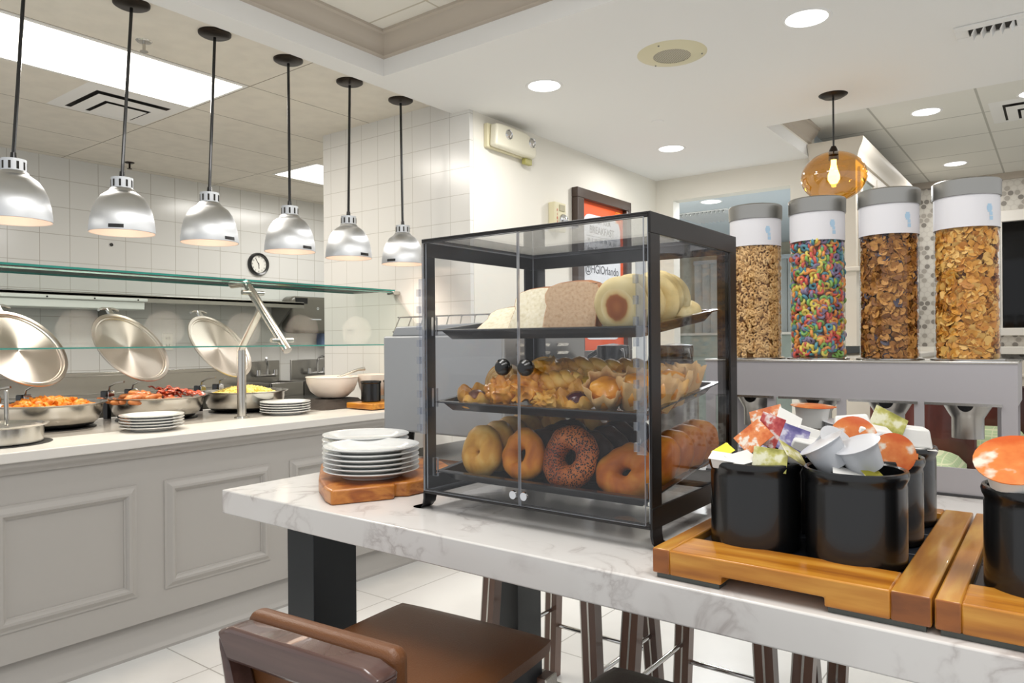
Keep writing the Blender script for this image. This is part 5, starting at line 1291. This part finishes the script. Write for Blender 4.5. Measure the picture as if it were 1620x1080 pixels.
BR = [M('bran_light', 'C08A44', .6), M('bran_mid', 'A06A2A', .6), M('bran_dark', '7E4E1C', .6), M('berry', '3A3444', .5), M('bran_core', '3E2610', .8)]
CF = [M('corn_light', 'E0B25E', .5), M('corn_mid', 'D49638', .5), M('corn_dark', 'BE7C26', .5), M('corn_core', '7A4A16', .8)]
flakefill(CXs[2], .024, BR, 2300, 'bran_flakes', 'brown bran flakes with a few dark berries in the third cereal tube', (5, 6, 3, .5))
flakefill(CXs[3], .026, CF, 2000, 'corn_flakes', 'golden corn flakes packed in the rightmost cereal tube', (5, 6, 3))

# ================================================================== FAR RIGHT: HUTCH, LOUNGE CHAIRS
t = thing('hutch_cabinet', 'tall cream cabinet with crown moulding and glass doors behind the amber lamp', 'cabinet', (-1.25, 6.5, 0))
HC = M('cabinet_paint', 'DAD2C4', .5)
obj('upper_body', box(B(), -1.449, -1.14, 5.505, 7.9, 1.23, 2.63), HC, t, w=True, bev=.003)
b = B(); prof = [(0, 2.54), (.015, 2.545), (.02, 2.57), (.03, 2.60), (.055, 2.64), (.062, 2.665), (.062, 2.68), (-.10, 2.68), (-.10, 2.54)]; HX = -1.447
rows = [[b.verts.new((x, y, z)) for x, y in ((HX, 5.50-d), (-1.14+d, 5.50-d), (-1.14+d, 7.9))] for d, z in prof]
for a, c in zip(rows, rows[1:]):
    for i in range(2): b.faces.new((a[i], a[i+1], c[i+1], c[i]))
obj('crown', b, HC, t, w=True)
for k in range(4):
    y0 = 5.56+k*.58; b = ring(0, -1.14, -1.118, y0, y0+.54, 1.80, 2.50, .07, .07); d = obj('door', b, HC, t, w=True, bev=.003)
    o = obj('door_glass', box(B(), -1.138, -1.130, y0+.06, y0+.48, 1.86, 2.44), M('cabinet_glass', '8E9590', .08), d); o.data.transform(Matrix.Translation(-Vector(t.location)))
obj('ledge', box(B(), -1.445, -1.10, 5.47, 7.9, 1.755, 1.785), HC, t, w=True, bev=.006)
obj('base_unit', box(B(), -1.445, -.95, 5.645, 7.9, 0, 1.12), HC, t, w=True, bev=.003)
obj('base_top', box(B(), -1.445, -.92, 5.645, 7.92, 1.12, 1.16), M('ledge_white2', 'E9E4DA', .4), t, w=True, bev=.006)
t = thing('low_wall_panelling', 'white panelled half wall with a ledge behind the lounge chairs', 'panelling', (0, 7.85, 0))
obj('panel_board', box(B(), -.9, 1.6, 7.80, 7.86, 0, 1.08), HC, t, w=True)
b = B()
for z in (.25, .80, .93): box(b, -.9, 1.6, 7.77, 7.80, z, z+.03)
obj('rail', b, HC, t, w=True, bev=.008)
CUSH = grid('green_check_fabric', 'B9CBA0', 'D9DDB8', (.07, .07, .035), (.01, .02, 0), .006, .8, .1, bump=.1)
DRW = ramp('red_brown_wood', [(.3, '35140F'), (.6, '5A241C'), (.8, '6E3226')], 6, .3, 5, 0, (1, 1, .3), coat=.4)
def lounge(x, y, label, wd=.72):
    t = thing('lounge_chair', label, 'chair', (x, y, 0), 0, 'lounge chairs seen through the dispenser openings')
    h = wd/2
    b = B(); bmesh.ops.create_grid(b, x_segments=14, y_segments=12, size=1)
    for v in b.verts:
        a, c = v.co.x, v.co.y; v.co = Vector((a*(h-.05), c*.27, .50+.10*(1-a**4)**.5*(1-.6*c**4)))
    e = bmesh.ops.extrude_edge_only(b, edges=[q for q in b.edges if q.is_boundary])
    for v in [q for q in e['geom'] if isinstance(q, bmesh.types.BMVert)]: v.co.z = .47
    obj('seat_cushion', b, CUSH, t, ang=60)
    obj('seat_rail', box(B(), -h+.02, h-.02, -.28, .28, .38, .465), DRW, t, bev=.008)
    obj('backrest', box(B(), -h, h, .28, .34, .40, .90), DRW, t, bev=.012)
    for sx in (-1, 1):
        for sy in (-1, 1): obj('leg', box(B(), sx*(h-.06)-.025, sx*(h-.06)+.025, sy*.25-.025, sy*.25+.025, 0, .38), DRW, t, bev=.004)
lounge(.19, 5.6, 'lounge chair with a pale green checked cushion, seen through the rightmost opening')
lounge(-1.0+.28, 5.0, 'lounge chair seen through the second opening of the dispenser', .6)
lounge(-.58+.12, 6.6, 'farther lounge chair, its green cushion showing in the third opening', .6)

# vertical blinds and stone shelf in the room behind the doorway
t = thing('vertical_blind', 'pale vertical blinds seen through the pastry case', 'blind', (-2.6, 9.2, 1.3))
obj('head_rail', box(B(), -3.9, -1.9, 9.16, 9.24, 2.28, 2.33), BLUEW, t, w=True)
for k in range(18):
    x = -3.85+k*.11; obj('slat', box(B(), -.05, .05, -.004, .004, 1.36, 2.28, 0, Matrix.Translation((x, 9.2, 0)) @ Matrix.Rotation(.5, 4, 'Z')), M('blind_slat', 'C9CCC8', .6) if k == 0 else bpy.data.materials['blind_slat'], t, w=True)
t = thing('stone_sill_cabinet', 'grey green stone faced ledge below the vertical blinds', 'ledge', (-2.9, 9.0, 0))
obj('stone_face', box(B(), -4.1, -1.5, 8.9, 9.15, 0, 1.34), ramp('grey_stone', [(.3, '8F978C'), (.7, 'A9B0A4')], 3, .4), t, w=True)
obj('ledge_top', box(B(), -4.1, -1.5, 8.86, 9.16, 1.34, 1.37), HC, t, w=True)
